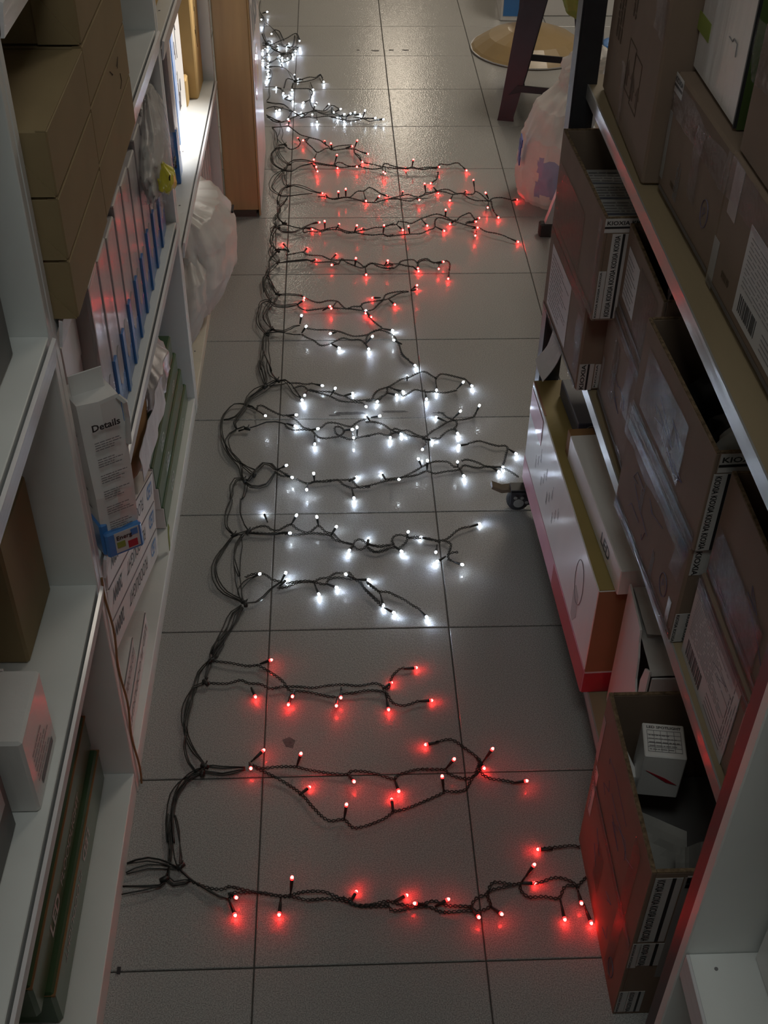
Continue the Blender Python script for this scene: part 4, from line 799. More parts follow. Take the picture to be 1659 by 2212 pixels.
BULBS=[(0,-30,103,16,-39,113,8),(0,-31,80,7,-41,104,8),(0,34,79,7,36,107,8),(0,53,122,34,50,109,8),(0,148,112,7,142,100,8),(0,223,104,7,200,92,8),(0,235,85,16,247,87,8),(0,284,90,16,267,85,8),(0,327,60,16,319,79,8),(0,361,64,16,348,81,8),(0,433,178,7,444,177,8),(0,417,133,34,399,121,8),(0,418,119,7,403,119,8),(0,455,58,7,453,90,8),(0,482,78,16,482,105,8),(0,493,51,7,487,82,8),(0,6,577,16,-13,576,8),(0,-19,500,7,-28,523,8),(0,46,491,16,50,515,8),(0,39,481,7,42,498,8),(0,130,486,16,131,516,8),(0,122,468,16,124,495,8),(0,219,525,7,210,516,8),(0,265,560,7,244,557,8),(0,287,483,7,266,481,8),(0,212,465,7,208,503,8),(0,-19,339,16,-22,355,8),(0,0,375,16,-20,358,8),(0,63,352,34,55,345,8),(0,76,305,7,66,295,8),(0,149,308,16,140,329,8),(0,221,294,7,216,313,8),(0,209,277,7,210,257,8),(0,136,250,34,132,241,8),(0,272,387,7,286,389,8),(0,291,300,34,294,291,8),(0,313,334,34,300,334,8),(0,378,353,34,362,345,8),(0,364,336,7,359,345,8),(0,429,301,16,411,304,8),(1,-22,993,7,-14,964,8),(1,46,954,34,34,954,8),(1,87,948,34,90,949,8),(1,126,937,16,116,923,8),(1,33,920,16,15,932,8),(1,190,909,7,189,894,8),(1,151,875,7,159,890,8),(1,-21,783,34,-37,801,8),(1,27,803,16,19,790,8),(1,28,794,7,18,779,8),(1,143,778,34,160,790,8),(1,187,790,7,168,790,8),(1,125,770,7,107,779,8),(1,91,752,7,82,782,8),(1,269,898,34,267,909,8),(1,297,911,7,304,907,8),(1,255,870,7,241,886,8),(1,322,856,16,327,887,8),(1,324,839,7,344,854,8),(1,418,950,7,400,941,8),(1,371,819,16,351,839,8),(1,213,719,7,208,750,8),(1,232,699,7,215,712,8),(1,293,686,7,281,704,8),(1,98,1442,16,75,1462,8),(1,128,1404,34,117,1412,8),(1,168,1422,7,148,1411,8),(1,57,1403,16,64,1438,8),(1,51,1397,7,33,1443,8),(1,-29,1299,34,-52,1356,8),(1,39,1326,16,19,1336,8),(1,37,1295,7,16,1305,8),(1,88,1272,16,72,1279,8),(1,81,1227,7,81,1266,8),(1,165,1268,16,145,1276,8),(1,175,1251,34,175,1252,8),(1,167,1237,16,163,1279,8),(1,22,1118,34,1,1136,8),(1,34,1099,16,16,1121,8),(1,80,1089,34,81,1094,8),(1,65,1057,16,67,1086,8),(1,170,1108,7,159,1097,8),(1,164,1038,7,160,1067,8),(1,198,1355,16,191,1382,8),(1,199,1332,7,203,1318,8),(1,322,1537,7,307,1558,8),(1,300,1492,7,299,1476,8),(1,225,1387,7,248,1420,8),(1,271,1413,7,251,1420,8),(1,287,1427,7,276,1431,8),(1,366,1431,7,367,1477,8),(1,340,1395,7,338,1432,8),(1,427,1424,34,414,1433,8),(1,451,1447,7,438,1474,8),(1,455,1329,34,449,1336,8),(1,410,1308,34,395,1315,8),(1,358,1323,7,379,1304,8),(1,228,1318,16,209,1324,8),(1,249,1247,7,251,1274,8),(1,274,1260,7,265,1265,8),(1,341,1237,7,335,1237,8),(1,401,1260,7,396,1279,8),(1,317,1191,16,328,1222,8),(1,400,1215,7,421,1219,8),(1,523,1183,7,506,1202,8),(1,304,1134,34,312,1140,8),(1,323,1128,34,323,1127,8),(1,387,1122,34,391,1137,8),(1,401,1107,7,393,1135,8),(1,488,1136,7,466,1135,8),(1,478,1120,7,469,1129,8),(1,226,1119,7,232,1099,8),(1,259,1065,34,247,1096,8),(0,51,1846,16,44,1865,12),(0,49,1833,16,35,1822,12),(0,117,1802,16,110,1801,12),(0,121,1792,16,135,1832,12),(0,346,1875,34,331,1889,12),(0,347,1901,7,328,1884,12),(0,230,1859,7,254,1851,12),(0,286,1824,7,270,1844,12),(0,209,1782,7,196,1811,12),(0,222,1764,7,213,1775,12),(1,210,1779,16,215,1767,12),(1,46,1728,34,41,1721,12),(1,58,1676,34,45,1676,12),(1,118,1671,16,129,1682,12),(1,139,1618,7,122,1628,12),(1,274,1698,7,247,1699,12),(1,221,1627,34,206,1629,12),(1,212,1612,7,200,1640,12),(1,275,1637,16,286,1633,12),(0,89,2271,16,65,2268,12),(0,105,2241,34,105,2237,12),(0,68,2247,7,48,2245,12),(0,146,2258,16,139,2244,12),(0,196,2214,34,188,2213,12),(0,212,2248,7,222,2230,12),(0,273,2213,34,270,2207,12),(0,-12,2161,7,5,2111,12),(0,55,2134,7,45,2098,12),(0,136,2097,7,122,2059,12),(0,80,2067,7,65,2050,12),(0,124,2020,16,143,2035,12),(0,189,2022,34,186,2018,12),(0,216,1981,7,214,2020,12),(0,275,2009,34,267,2022,12),(0,279,2045,7,287,2029,12),(0,328,2239,7,311,2263,12),(0,342,2207,34,346,2203,12),(0,400,2265,7,385,2296,12),(0,446,2233,7,422,2248,12),(0,456,2309,34,456,2308,12),(0,467,2274,7,478,2282,12),(0,552,2292,16,541,2289,12),(0,540,2270,16,514,2268,12),(0,542,2233,16,537,2239,12),(0,531,2185,16,539,2226,12),(0,650,2164,7,626,2177,12),(0,358,2014,7,359,2037,12),(0,358,2000,7,346,2012,12),(0,428,2034,16,404,2036,12),(0,413,1995,16,416,2027,12),(0,436,1957,7,441,1989,12),(0,-13,3003,16,-14,2974,12),(0,19,2865,16,28,2841,12),(0,36,2847,16,50,2872,12),(0,106,2840,16,109,2822,12),(0,126,2779,34,129,2779,12),(0,193,2800,16,171,2794,12),(0,210,2801,34,200,2791,12),(0,243,2741,16,221,2767,12),(0,71,2720,7,80,2756,12),(0,144,2690,34,136,2673,12),(0,145,2657,7,136,2673,12),(0,79,2645,16,62,2679,12),(0,83,2613,16,69,2662,12),(0,224,2701,7,201,2752,12),(0,206,2645,16,219,2672,12),(0,287,2606,16,285,2649,12),(0,292,2596,16,295,2646,12),(0,97,2479,7,82,2474,12),(0,107,2469,7,115,2442,12),(0,146,2432,34,146,2434,12),(0,168,2448,34,168,2445,12),(0,228,2426,7,222,2473,12),(0,266,2400,34,253,2410,12),(0,291,2459,7,279,2459,12),(1,-16,3020,16,-10,3066,12),(0,382,2654,34,377,2645,12),(0,360,2654,7,364,2636,12),(0,462,2641,16,439,2641,12),(0,548,2636,7,533,2662,12),(0,430,2544,7,450,2563,12),(0,406,2482,34,409,2467,12),(0,340,2469,16,336,2451,12),(0,386,2412,16,375,2434,12),(0,447,2477,7,443,2478,12),(0,479,2427,7,490,2452,12),(0,533,2488,7,521,2460,12),(0,556,2506,34,558,2472,12),(0,584,2419,34,595,2420,12),(0,585,2360,16,593,2409,12),(0,612,2314,7,599,2349,12),(0,680,2429,7,660,2414,12),(1,-125,4118,16,-148,4125,8),(1,-145,4026,16,-141,4094,8),(1,-99,3858,16,-91,3930,8),(1,11,3780,16,-4,3877,8),(1,-31,3772,7,-39,3755,8),(1,-37,3737,7,-22,3719,8),(1,-110,3740,7,-115,3773,8),(1,-73,3751,7,-78,3720,8),(1,-71,3719,7,-77,3692,8),(1,-127,3701,7,-121,3719,8),(1,-103,3652,7,-111,3665,8),(1,-123,3595,7,-117,3612,8),(1,-101,3567,7,-94,3581,8),(1,-102,3524,7,-92,3526,8),(1,-62,3641,7,-53,3665,8),(1,-52,3623,7,-46,3656,8),(1,-32,3617,7,-31,3656,8),(1,-14,3656,7,-22,3674,8),(1,-3,3695,7,-13,3710,8),(1,12,3724,7,-1,3737,8),(1,-53,3558,7,-49,3526,8),(1,-98,3457,7,-91,3483,8),(1,-101,3405,7,-89,3417,8),(1,-2,3423,16,2,3393,8),(1,11,3408,7,20,3401,8),(1,103,3381,7,91,3450,8),(1,-65,3327,7,-44,3313,8),(1,-39,3274,7,-41,3305,8),(1,-9,3304,7,-6,3361,8),(1,-20,3245,7,-36,3220,8),(1,65,3307,7,55,3373,8),(1,62,3245,7,51,3305,8),(1,-5,3198,7,-30,3212,8),(1,32,3187,7,53,3208,8),(1,78,3161,16,68,3130,8),(1,73,3139,16,68,3122,8),(1,120,3149,16,102,3119,8),(1,-59,3114,7,-68,3152,8),(1,-48,3122,7,-39,3138,8),(1,4,3103,7,-10,3108,8),(1,27,3099,7,39,3079,8),(1,64,3059,16,70,3115,8),(1,80,3020,7,78,3093,8),(1,160,3107,16,141,3104,8),(1,137,3078,16,133,3144,8),(1,148,3054,7,124,3057,8),(1,172,3062,16,158,3064,8),(1,171,3023,7,160,3049,8),(1,193,3068,16,175,3057,8),(1,208,3078,16,183,3071,8),(1,225,3083,7,209,3074,8),(1,242,3048,34,234,3049,8),(1,276,3029,16,245,3042,8),(1,303,3018,16,276,3028,8)]
WIRES=[(3,8,[-200,170,-169,177,-136,167,-122,160]),(2,8,[-199,153,-168,163,-136,162,-116,159]),(3,8,[-202,133,-169,130,-146,130,-136,142,-135,164]),(1,8,[-201,116,-168,122,-146,128,-137,138]),(4,8,[-145,258,-143,212,-136,167]),(3,8,[-137,258,-130,211,-123,169,-118,163]),(4,8,[-140,142,-133,145,-125,139,-110,140,-102,140]),(4,8,[-122,160,-105,143,-84,128,-57,110,-42,105]),(0,8,[-105,141,-79,128,-58,121,-48,122,-46,127,-36,126,-3,115,35,107,50,110,72,113,100,112,127,100,140,100]),(0,8,[-41,107,-38,114,-23,116,7,114,32,109,55,105,75,100,105,102,132,97,142,91,157,88,196,87]),(0,8,[128,103,140,93,160,88,190,93,200,94,227,87,247,89,265,93,282,86,317,82,323,71]),(0,8,[140,100,145,90,172,88,194,88,199,80,209,78,227,82,252,85,264,81,276,75,311,74,333,74,347,82,345,100,353,119,366,121,386,116,402,120]),(0,8,[319,73,319,83,328,95,343,100,349,107,370,112,394,117]),(0,8,[396,116,396,105,406,94,428,94,451,92,461,108,472,112,482,110]),(0,8,[414,118,427,119,448,126,466,125,477,116,482,105]),(0,8,[482,110,498,126]),(0,8,[440,178,462,180,483,181,498,180]),(4,8,[-84,639,-96,614,-102,586]),(3,8,[-102,586,-106,562,-107,534]),(3,8,[-106,584,-122,558,-127,523,-139,482,-140,445,-134,423,-133,391,-123,360,-110,341]),(3,8,[-107,534,-127,523,-128,489,-132,430,-120,391,-107,369,-95,352]),(0,8,[-100,586,-70,579,-37,571,-19,572]),(0,8,[-19,572,3,555,27,533,39,513,48,511,80,506,106,498,121,494]),(0,8,[-106,534,-70,531,-47,538,-32,529,-11,527,7,516,27,519,54,520,80,515,107,519,132,524,162,517,189,523,204,518,212,510,216,520]),(0,8,[131,501,150,502,174,506,200,504,209,499,220,478,238,471,255,478,266,481]),(0,8,[217,526,223,541,235,557,244,557]),(3,8,[-95,350,-67,345,-29,345]),(3,8,[-112,339,-97,337,-66,332,-28,340]),(4,8,[-98,340,-126,326,-141,293,-142,258,-142,227,-141,207]),(3,8,[-95,350,-111,344,-128,323,-138,287,-135,242,-131,206]),(0,8,[-18,353,-1,344,21,347,54,344,70,339,103,333,139,328,142,335,161,334,185,327,215,314,219,323,241,332,260,336,298,333]),(0,8,[-12,346,13,330,41,313,65,291,79,271,98,246,111,239,132,241,145,225,166,229,196,240,211,254,231,258,261,272,295,289]),(0,8,[261,335,298,333,302,327,317,317,340,316,358,334,359,348,351,360,334,378,321,390,310,395,293,390,279,388]),(0,8,[294,290,310,287,329,293,339,309,349,324,357,345]),(0,8,[356,342,359,325,372,314,392,308,411,304]),(3,8,[-91,1037,-98,990,-94,948,-79,927]),(3,8,[-73,1036,-73,993,-62,954,-51,937]),(3,8,[-79,924,-67,924,-52,935]),(4,8,[-80,924,-102,878,-110,833,-103,791,-86,763,-59,741,-50,729]),(3,8,[-60,927,-72,897,-75,858,-64,806,-56,763,-52,729]),(2,8,[-67,920,-72,880,-71,838,-63,803]),(0,8,[-51,937,-34,950,-16,950,-7,941,7,937,18,946,34,953,45,942,63,929,74,931,90,947,104,933,120,923,133,902,151,895,159,891]),(0,8,[-52,934,-18,929,14,931,39,925,61,923,84,927,113,919,124,902,159,891]),(2,8,[-51,930,-29,930,14,932]),(0,8,[159,891,162,900,173,906,185,898,188,891,181,881,170,875,160,885]),(0,8,[188,892,208,885,231,888]),(0,8,[188,881,203,869,217,872,230,878]),(2,8,[-51,726,-66,754,-67,769,-55,790,-45,799,-31,808]),(0,8,[-50,799,-46,806,-35,810,-15,807,2,792,17,788]),(2,8,[-48,728,-27,729,-9,746,7,770,20,787]),(0,8,[12,770,29,773,50,783,69,786,82,785,93,794,108,794,123,806,138,807]),(0,8,[28,784,50,785,69,787,86,782,103,779,110,792,127,795,149,791,168,789]),(0,8,[149,810,162,790,170,782,178,763,191,744,207,723,215,717]),(0,8,[183,784,198,765,208,751]),(4,8,[-54,723,-70,706,-78,671,-90,632,-102,602]),(3,8,[-52,720,-60,682,-75,651,-91,618,-99,597]),(0,8,[187,891,211,885,234,890,241,890]),(0,8,[187,881,200,869,220,873,238,883,249,879,263,892,269,909]),(0,8,[240,888,237,900,242,915,253,920,267,914,273,906,285,914,296,910,311,905,328,896,333,891]),(0,8,[269,909,282,907,302,905,324,901,342,901,354,910,369,925,384,935,400,941]),(0,8,[342,899,354,890,353,877,347,857,347,844,351,839]),(0,8,[345,856,359,862,367,862]),(0,8,[171,782,179,760,195,738,210,717]),(0,8,[183,780,196,765,207,753,222,753,236,743,253,734,269,715,281,704]),(3,8,[-54,1562,-46,1516,-38,1460]),(2,8,[-50,1561,-44,1520,-36,1462]),(3,8,[-36,1561,-25,1512,-8,1477]),(4,8,[-8,1477,-26,1460,-36,1448,-60,1421,-74,1398,-79,1376,-97,1335,-104,1313,-96,1288]),(3,8,[-34,1452,-58,1440,-75,1410,-80,1379]),(3,8,[-80,1379,-104,1378,-119,1350,-128,1325,-130,1285,-120,1232,-102,1194,-77,1156,-73,1120,-70,1104]),(2,8,[-83,1368,-103,1335,-126,1325]),(3,8,[-79,1379,-66,1373,-53,1358]),(3,8,[-96,1284,-108,1267,-115,1246,-111,1214,-97,1183,-77,1158]),(2,8,[-98,1281,-78,1295,-69,1289,-77,1277,-90,1279]),(2,8,[-77,1156,-59,1129,-47,1121]),(2,8,[-75,1156,-47,1136]),(3,8,[-69,1285,-52,1298,-29,1308,-8,1311,16,1305]),(2,8,[-28,1454,-8,1459,5,1465,19,1465]),(3,8,[-8,1477,10,1475,23,1459,37,1427,49,1404]),(0,8,[19,1465,41,1464,59,1458,75,1462]),(0,8,[30,1443,41,1452,55,1450,64,1438,86,1426,115,1408,124,1398,139,1387,163,1384,191,1380]),(0,8,[68,1438,86,1430,117,1425,139,1415,150,1409,167,1392,189,1389,209,1393]),(0,8,[-52,1360,-51,1371,-40,1371,-22,1356,4,1337,19,1336]),(0,8,[17,1333,37,1314,54,1288,69,1279,80,1263,89,1252,103,1243,120,1248,135,1255,146,1272,140,1287,129,1289,125,1280,129,1262,146,1245,162,1242,184,1250,205,1255]),(0,8,[13,1302,20,1285,33,1278,57,1279,72,1277,84,1282,95,1284,108,1300,127,1301,159,1288,170,1300,183,1309,203,1320]),(4,8,[-70,1104,-58,1100,-47,1121,-38,1142,-28,1157,-16,1156,-5,1141,1,1135]),(3,8,[-64,1094,-53,1081,-37,1077,-21,1087,-10,1109,-3,1131]),(3,8,[-72,1107,-86,1104,-93,1085,-93,1056,-94,1037]),(3,8,[-64,1097,-66,1065,-71,1036]),(0,8,[-5,1131,10,1116,22,1113,41,1103,55,1093,69,1089,81,1092,97,1094,111,1098,133,1098,159,1099,164,1107]),(0,8,[1,1136,14,1121,24,1118]),(0,8,[67,1086,83,1091,107,1093,129,1096,143,1080,159,1068,171,1074,199,1075]),(0,8,[159,1097,164,1086,175,1074,199,1074]),(0,8,[290,1597,294,1580,307,1558]),(0,8,[198,1388,211,1390,217,1411,228,1434,242,1442,253,1442,270,1463,286,1477,300,1478,317,1492,334,1507,347,1506,358,1491,367,1477]),(0,8,[367,1477,378,1493,394,1495,416,1484,438,1476]),(0,8,[211,1392,223,1395,234,1403,248,1420,251,1442,264,1439,275,1431,277,1418,287,1408,299,1415,313,1429,328,1426,344,1424,355,1422,372,1416,388,1419,414,1431]),(0,8,[196,1306,215,1304,236,1296,252,1276,261,1281,274,1270,289,1270,301,1261,313,1250,327,1243]),(0,8,[194,1254,212,1259,226,1259,241,1253,258,1264,276,1267,286,1258,302,1247,323,1243,328,1225]),(0,8,[328,1250,344,1267,362,1285,381,1303,396,1306,416,1313,439,1320,449,1334]),(0,8,[362,1340,371,1336,382,1321,396,1306,402,1295,396,1280,381,1270,364,1249,357,1240,346,1239,337,1235]),(0,8,[421,1220,443,1228,455,1226,471,1215,487,1208,500,1211,506,1202,500,1177,493,1153,488,1138]),(0,8,[189,1075,210,1081,230,1093,251,1096,267,1105,289,1119,312,1137,323,1145,340,1155,363,1158,373,1152,382,1139,391,1137]),(0,8,[232,1099,247,1099,271,1103,300,1111,321,1122,337,1117,360,1123,391,1130,403,1142,417,1138,433,1133,452,1137,468,1132]),(0,8,[400,1155,409,1162,423,1158,439,1146,452,1139,483,1135,502,1120,518,1101]),(3,12,[-60,1960,-60,1924,-38,1843]),(3,12,[-48,1960,-37,1912,-18,1871]),(3,12,[-38,1840,-22,1815,4,1806,32,1822]),(3,12,[-18,1871,8,1872,40,1870,46,1862]),(3,12,[-38,1840,-60,1829,-67,1749,-58,1706,-41,1675]),(2,12,[-35,1837,-47,1787,-49,1749,-30,1701]),(2,12,[-18,1866,-34,1815,-45,1771,-30,1701]),(3,12,[-30,1698,1,1691,25,1713,41,1718]),(3,12,[-41,1675,-13,1682,26,1668,44,1673]),(3,12,[-30,1698,-43,1675,-49,1608,-54,1549,-49,1515]),(3,12,[-40,1672,-44,1608,-30,1534,-24,1514]),(0,12,[52,1850,72,1833,90,1824,113,1834,136,1835,147,1812,159,1798,176,1806,196,1808,203,1825,229,1832,255,1839,270,1844,288,1864,301,1875,325,1881]),(0,12,[34,1819,38,1803,55,1791,84,1797,110,1801,141,1798,164,1798,187,1789,210,1783,228,1791,243,1816,255,1841,265,1867,295,1881,325,1884]),(0,12,[215,1761,226,1734,239,1712,247,1699,227,1686,207,1670,179,1666,162,1671,140,1682,112,1693,84,1696,54,1702]),(0,12,[46,1673,62,1655,76,1642,93,1623,112,1626,129,1636,148,1653,167,1645,190,1645,203,1629]),(0,12,[206,1634,209,1660,224,1681,238,1691,257,1680,276,1664,286,1628,292,1582,311,1542]),(3,12,[-37,2430,-29,2359,-40,2322,-39,2269,-33,2254]),(3,12,[-6,2430,-25,2370,-26,2338,-23,2300,-11,2274]),(2,12,[-26,2348,-38,2327,-41,2295]),(3,12,[-33,2254,-24,2264,-12,2271,7,2266,26,2253,48,2245]),(3,12,[-33,2254,-18,2223,1,2215,24,2222,48,2245,67,2268,81,2276]),(3,12,[-35,2254,-43,2203,-44,2158,-29,2114]),(2,12,[-29,2248,-37,2213,-38,2138,-41,2090]),(2,12,[-36,2254,-47,2233,-42,2193]),(3,12,[-28,2114,-6,2116,6,2106]),(3,12,[-27,2109,-39,2085,-50,2052,-53,1992,-61,1942,-56,1887]),(2,12,[-39,2138,-41,2090,-23,2045]),(3,12,[-23,2042,11,2044,55,2055,66,2050]),(3,12,[-23,2042,-42,2010,-52,1978,-44,1942,-29,1886]),(0,12,[48,2245,69,2240,91,2232,105,2234,124,2241,139,2244,155,2228,172,2220,189,2215,205,2223,222,2227,249,2240,273,2250,303,2265]),(0,12,[43,2235,45,2217,60,2219,77,2224,96,2219,105,2231,129,2234,146,2231,167,2210,191,2210,210,2207,238,2197,270,2204,281,2194,299,2196]),(0,12,[-2,2087,22,2094,45,2098,52,2089,70,2079,94,2078,107,2066,123,2057,151,2056,165,2056,187,2049,201,2032,213,2016,228,2034,255,2027,269,2020,291,2022]),(0,12,[66,2048,84,2038,110,2045,128,2040,141,2035,151,2056,164,2040,184,2018,203,2011,214,2018,233,2032,248,2020,268,2008,291,2008]),(0,12,[276,2255,293,2263,311,2263,317,2276,335,2280,353,2267,369,2283,385,2297,400,2312,423,2323,435,2322,456,2306,471,2287,485,2282,497,2305,514,2326,529,2329,536,2305,541,2289]),(0,12,[273,2196,287,2191,309,2198,345,2201,376,2205,399,2225,419,2246,423,2280,433,2303,448,2298,468,2284,489,2268,510,2260,521,2250,537,2239]),(0,12,[511,2260,516,2273,538,2276]),(0,12,[546,2237,566,2218,591,2200,613,2190,626,2177]),(0,12,[266,2022,289,2026,305,2028,313,2042,330,2052,348,2047,357,2037]),(0,12,[266,2006,291,2008,307,2024,325,2019,346,2012]),(0,12,[358,2039,366,2053,385,2056,396,2044,407,2034,415,2027,425,2036,437,2048,445,2027,441,1989]),(0,12,[358,2032,370,2044,389,2044,404,2034]),(0,12,[-91,3067,-67,3040,-42,3007,-24,3013,-12,3060,-8,3100]),(2,12,[-89,3053,-63,3020,-42,3007]),(0,12,[-13,2967,9,2932,27,2897,53,2881]),(3,12,[-69,2961,-41,2964,-15,2971]),(2,12,[-43,3000,-36,2916,-38,2866,-22,2823]),(3,12,[-68,2961,-57,2923,-52,2841,-51,2786]),(0,12,[53,2875,88,2859,106,2822,119,2803,126,2779,136,2797,162,2815,192,2815]),(0,12,[55,2878,48,2859,45,2844,66,2798,81,2762,94,2767,109,2794,124,2788,136,2776,171,2791,191,2788,201,2791]),(0,12,[-22,2817,-4,2786,18,2804,28,2835]),(3,12,[-25,2823,-42,2823,-49,2786,-43,2739,-24,2697,-7,2674]),(3,12,[-22,2798,-47,2792,-60,2757,-59,2698,-43,2657,-25,2629]),(2,12,[-51,2786,-61,2745,-53,2675,-22,2629]),(3,12,[-7,2674,10,2697,32,2700,57,2691]),(3,12,[-22,2626,4,2626,28,2657,62,2674]),(3,12,[-7,2674,-18,2640,-21,2578,-15,2529,-8,2518]),(3,12,[-25,2626,-47,2573,-55,2518,-47,2486,-25,2449]),(3,12,[-8,2515,11,2526,39,2512,68,2480,84,2472]),(3,12,[-25,2446,3,2446,35,2456,68,2467]),(3,12,[-8,2513,-24,2486,-34,2439,-35,2400]),(2,12,[-4,2444,-10,2418,-15,2400]),(0,12,[57,2691,86,2682,108,2670,133,2667,145,2687,160,2679,174,2661,194,2655,208,2661]),(0,12,[62,2679,108,2668,135,2662,155,2650,177,2653,201,2655,223,2649,247,2632,266,2638,284,2649,292,2672,307,2675]),(0,12,[229,2678,255,2672,282,2655,296,2646,305,2637]),(0,12,[201,2791,216,2767,236,2754]),(0,12,[200,2785,201,2752,215,2731,219,2707]),(0,12,[85,2440,103,2443,126,2434,146,2432,168,2442,180,2437,202,2473,221,2476,226,2489,240,2502,256,2489,274,2457,297,2441]),(0,12,[110,2442,133,2429,166,2439,201,2421,224,2410,254,2407,273,2412,296,2425]),(0,12,[307,2670,329,2654,358,2642,379,2645,394,2638,415,2641,437,2650,457,2644]),(0,12,[305,2645,332,2642,360,2633,379,2642,410,2635,436,2641,454,2638]),(0,12,[462,2653,467,2672,490,2662,513,2678,526,2674,533,2662]),(0,12,[457,2617,453,2578,446,2557]),(0,12,[296,2432,317,2440,336,2448,355,2456,375,2442,395,2442,409,2464,424,2470,443,2478,464,2490,481,2481,500,2464,520,2460,540,2457,553,2460,560,2472,575,2454,589,2420,598,2415]),(0,12,[296,2429,316,2429,341,2417,360,2411,373,2422,392,2442,413,2453,445,2475,470,2470,489,2458,519,2458,535,2435,556,2415,578,2409,598,2412]),(0,12,[598,2415,610,2429,633,2434,648,2428,660,2414]),(0,12,[600,2409,600,2370,601,2343]),(3,8,[-159,4295,-153,4167,-132,4014,-124,3886,-115,3773]),(2,8,[-132,4014,-103,3954,-80,3858,-52,3764,-7,3737]),(0,8,[-92,3930,-72,3915,-57,3839,-50,3801]),(0,8,[-130,3746,-97,3755,-72,3792,-41,3830,-5,3882,11,3811]),(3,8,[-115,3773,-89,3710,-53,3665,-31,3656,-1,3737]),(2,8,[-131,3773,-108,3801,-83,3737,-106,3665,-120,3612,-96,3560,-74,3621,-53,3665]),(0,8,[-137,3886,-120,3792,-87,3737,-65,3774,-48,3737,-16,3737,-9,3858]),(0,8,[-53,3665,-21,3665,-20,3612,-50,3568,-64,3612,-91,3577,-114,3526]),(2,8,[-113,3517,-89,3526,-49,3521,-20,3450,2,3393,20,3401]),(2,8,[-113,3500,-94,3500,-86,3442,-84,3321,-83,3243,-94,3197]),(0,8,[20,3397,50,3417,74,3425,89,3450,98,3409]),(0,8,[-1,3377,23,3369,65,3393,89,3446]),(0,8,[-38,3313,-30,3401,-10,3397,5,3373]),(0,8,[-6,3361,-9,3321,18,3317,51,3305,63,3266,55,3205,61,3152,68,3130]),(2,8,[-104,3329,-68,3325,-41,3305,-39,3251,-27,3212,-6,3197]),(3,8,[-94,3190,-63,3175,-37,3167,-7,3108,16,3079]),(2,8,[-92,3130,-68,3145,-39,3123,-7,3108,27,3064,50,3093,70,3122]),(2,8,[-89,3072,-68,3029,-39,3022,-6,3043,22,3072,50,3101,78,3108,104,3100,130,3137]),(0,8,[67,3122,104,3115,130,3152,147,3144,158,3122]),(0,8,[70,3115,90,3086,118,3078,141,3086,166,3064,195,3071,223,3078]),(0,8,[22,3050,50,3057,73,3046,101,3060,124,3057,152,3042,174,3028,202,3028,234,3046,248,3042,273,3045]),(0,8,[130,3144,132,3093,155,3064,174,3035,183,3071]),(0,8,[203,3056,234,3042,256,3017,276,3028,301,3038])]
TIES=[-118,162,-140,141,-102,584,-107,532,-95,350,-98,337,-79,923,-51,934,-47,727,-36,1448,-8,1474,-70,1283,-47,1118,-68,1099,-19,1875,-38,1844,-30,1701,-41,1677,-11,2277,-29,2250,-26,2113,-23,2048,-7,2676,-23,2634,-6,2520,-22,2826,-115,3768,-48,3655,2,3383]

# ------------------------------------------------------------------ the light curtain
N = thing('light_curtain', 'tangled curtain of red and white LED fairy lights spread along the aisle floor', 'fairy lights')
def catmull(p, step):
    out = []; k = len(p)
    for i in range(k - 1):
        a, b, c, d = p[max(i - 1, 0)], p[i], p[i + 1], p[min(i + 2, k - 1)]
        n = max(1, int((c - b).length / step))
        for q in range(n):
            t = q / n
            out.append(.5 * ((2 * b) + (c - a) * t + (2 * a - 5 * b + 4 * c - d) * t * t + (3 * b - a - 3 * c + d) * t * t * t))
    out.append(p[-1]); return out
def clampx(v):
    if 2.33 < v.y < 2.84: v.x = max(v.x, -.072 - (v.y - 2.338) * .0175)
    return v
rw = random.Random(11)
for n, zs, flat in WIRES:
    pts = [clampx(Vector((flat[i] / 1000, flat[i + 1] / 1000, zs / 1000 + rw.uniform(-.0015, .003)))) for i in range(0, len(flat), 2)]
    if len(pts) < 2: continue
    g = G()
    if n == 0:
        far = pts[0].y > 2.2; c = catmull(pts, .0032 if not far else .0045); ph = rw.uniform(0, 6)
        for q in (0, math.pi):
            hp = []
            for i, p in enumerate(c):
                t = (c[min(i + 1, len(c) - 1)] - c[max(i - 1, 0)]); t = t.normalized() if t.length > 1e-9 else X
                s = t.cross(Z); s = s.normalized() if s.length > 1e-6 else X
                a = ph + i * .0032 / .0135 * 2 * math.pi * (1.4 if far else 1) + q; hp.append(p + s * math.cos(a) * .0023 + Z * math.sin(a) * .0014)
            g.tube(hp, .00105, 4)
        g.build('twisted_strand', M['cable'], N, True)
    else:
        c = catmull(pts, .012)
        for k in range(n):
            o1, o2, ph = rw.uniform(-.006, .006) * (n > 1), rw.uniform(.002, .006) * (n > 1), rw.uniform(0, 6)
            hp = []
            for i, p in enumerate(c):
                t = (c[min(i + 1, len(c) - 1)] - c[max(i - 1, 0)]).normalized(); s = t.cross(Z); u = i / max(1, len(c) - 1)
                e = min(1, 4 * u, 4 * (1 - u)); hp.append(clampx(p + s * ((o1 + o2 * math.sin(ph + i * .28)) * (.25 + .75 * e)) + Z * (.0022 * math.sin(ph + i * .4))))
            g.tube(hp, .00115, 5)
        g.build('cable_bundle', M['cable'], N, True)
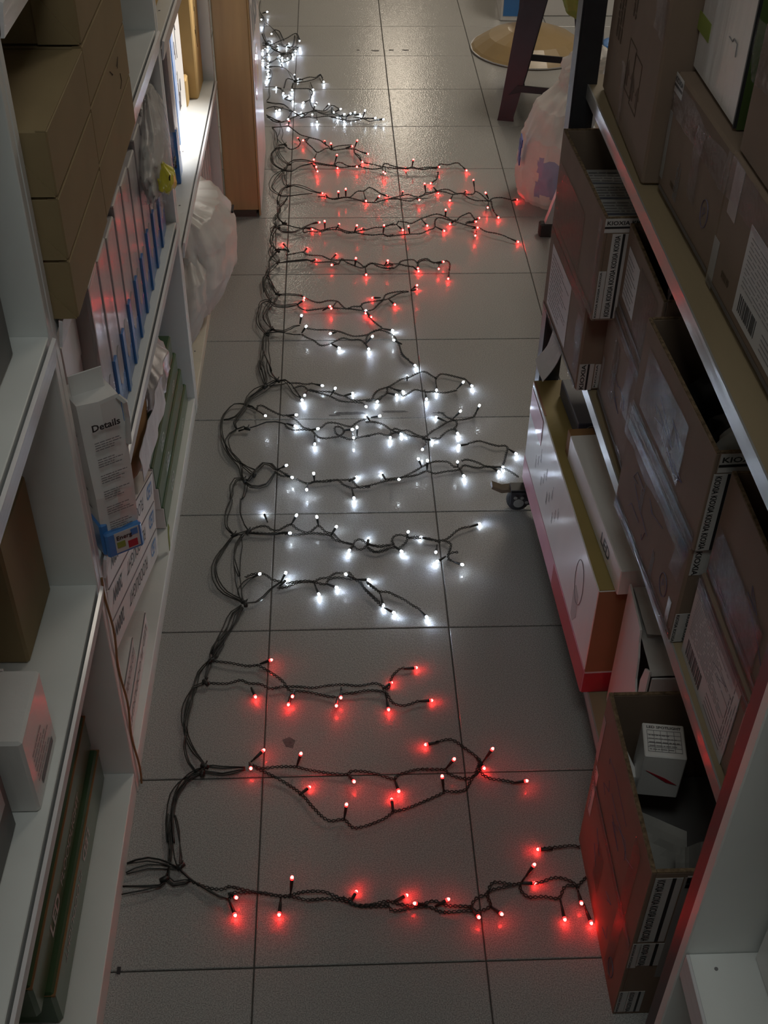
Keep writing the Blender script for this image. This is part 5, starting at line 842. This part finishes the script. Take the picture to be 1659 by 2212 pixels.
for i in range(0, len(TIES), 2):
    x, y = TIES[i] / 1000, TIES[i + 1] / 1000; a = rw.uniform(0, 3); g = G()
    g.tube([(x - .007 * math.cos(a), y - .007 * math.sin(a), .009), (x, y, .011), (x + .007 * math.cos(a), y + .007 * math.sin(a), .010)], [.0035, .0045, .0035], 7); g.tube([(x, y, .012), (x + .004, y + .006, .017)], .0012, 5); g.build('cable_tie', M['cable'], N, True)
# bulbs: a dark holder with a lens, the lens pointing along +X in its own frame
HL = .017
g = G(); g.tube([(-HL, 0, 0), (-HL * .5, 0, 0), (0, 0, 0), (.002, 0, 0)], [.0017, .0024, .0027, .0027], 8); hold_me = g.mesh('bulb_holder', M['cable'], True)
def lens_mesh(a, b):
    g = G(); g.lathe([(.0024, 0), (.0026, .0008), (.0026, .003)], 10, (.002, 0, 0), 0, 'x'); g.lathe([(.0026, .003), (.0022, .005), (.0013, .0062), (.0003, .0066)], 10, (.002, 0, 0), 1, 'x'); return g.mesh('lens', [a, b], True)
LM = [lens_mesh(M['led_r'], M['led_rt']), lens_mesh(M['led_w'], M['led_wt'])]
def spot(c):
    d = bpy.data.lights.new('led_beam', 'SPOT'); d.energy = (.014, .034)[c]; d.color = ((1, .006, .008), (.62, .76, 1.0))[c]
    d.spot_size = math.radians(125); d.spot_blend = 1.0; d.shadow_soft_size = .0015; return d
SP = [spot(0), spot(1)]
for c, lx, ly, lz, bx, by, bz in BULBS:
    l, b = clampx(Vector((lx, ly, lz)) / 1000), clampx(Vector((bx, by, bz)) / 1000)
    d = l - b
    if d.length < .004: d = Vector((.01, 0, 0))
    dn = d.normalized(); tip = l - dn * .005
    q = dn.to_track_quat('X', 'Z')
    h = bpy.data.objects.new('bulb', hold_me); COL.objects.link(h); h.parent = N; h.location = tip; h.rotation_euler = q.to_euler()
    le = bpy.data.objects.new('lens', LM[c]); COL.objects.link(le); le.parent = h
    s = bpy.data.objects.new('led_beam', SP[c]); COL.objects.link(s); s.parent = h; s.location = (.0105, 0, 0); s.rotation_euler = (0, math.radians(-90), 0)
    if d.length > HL + .009:
        g = G(); g.tube([b, b + (tip - dn * HL - b) * .5 + Z * .0006, tip - dn * HL * .9], .0015, 5); g.build('bulb_stem', M['cable'], N, True)
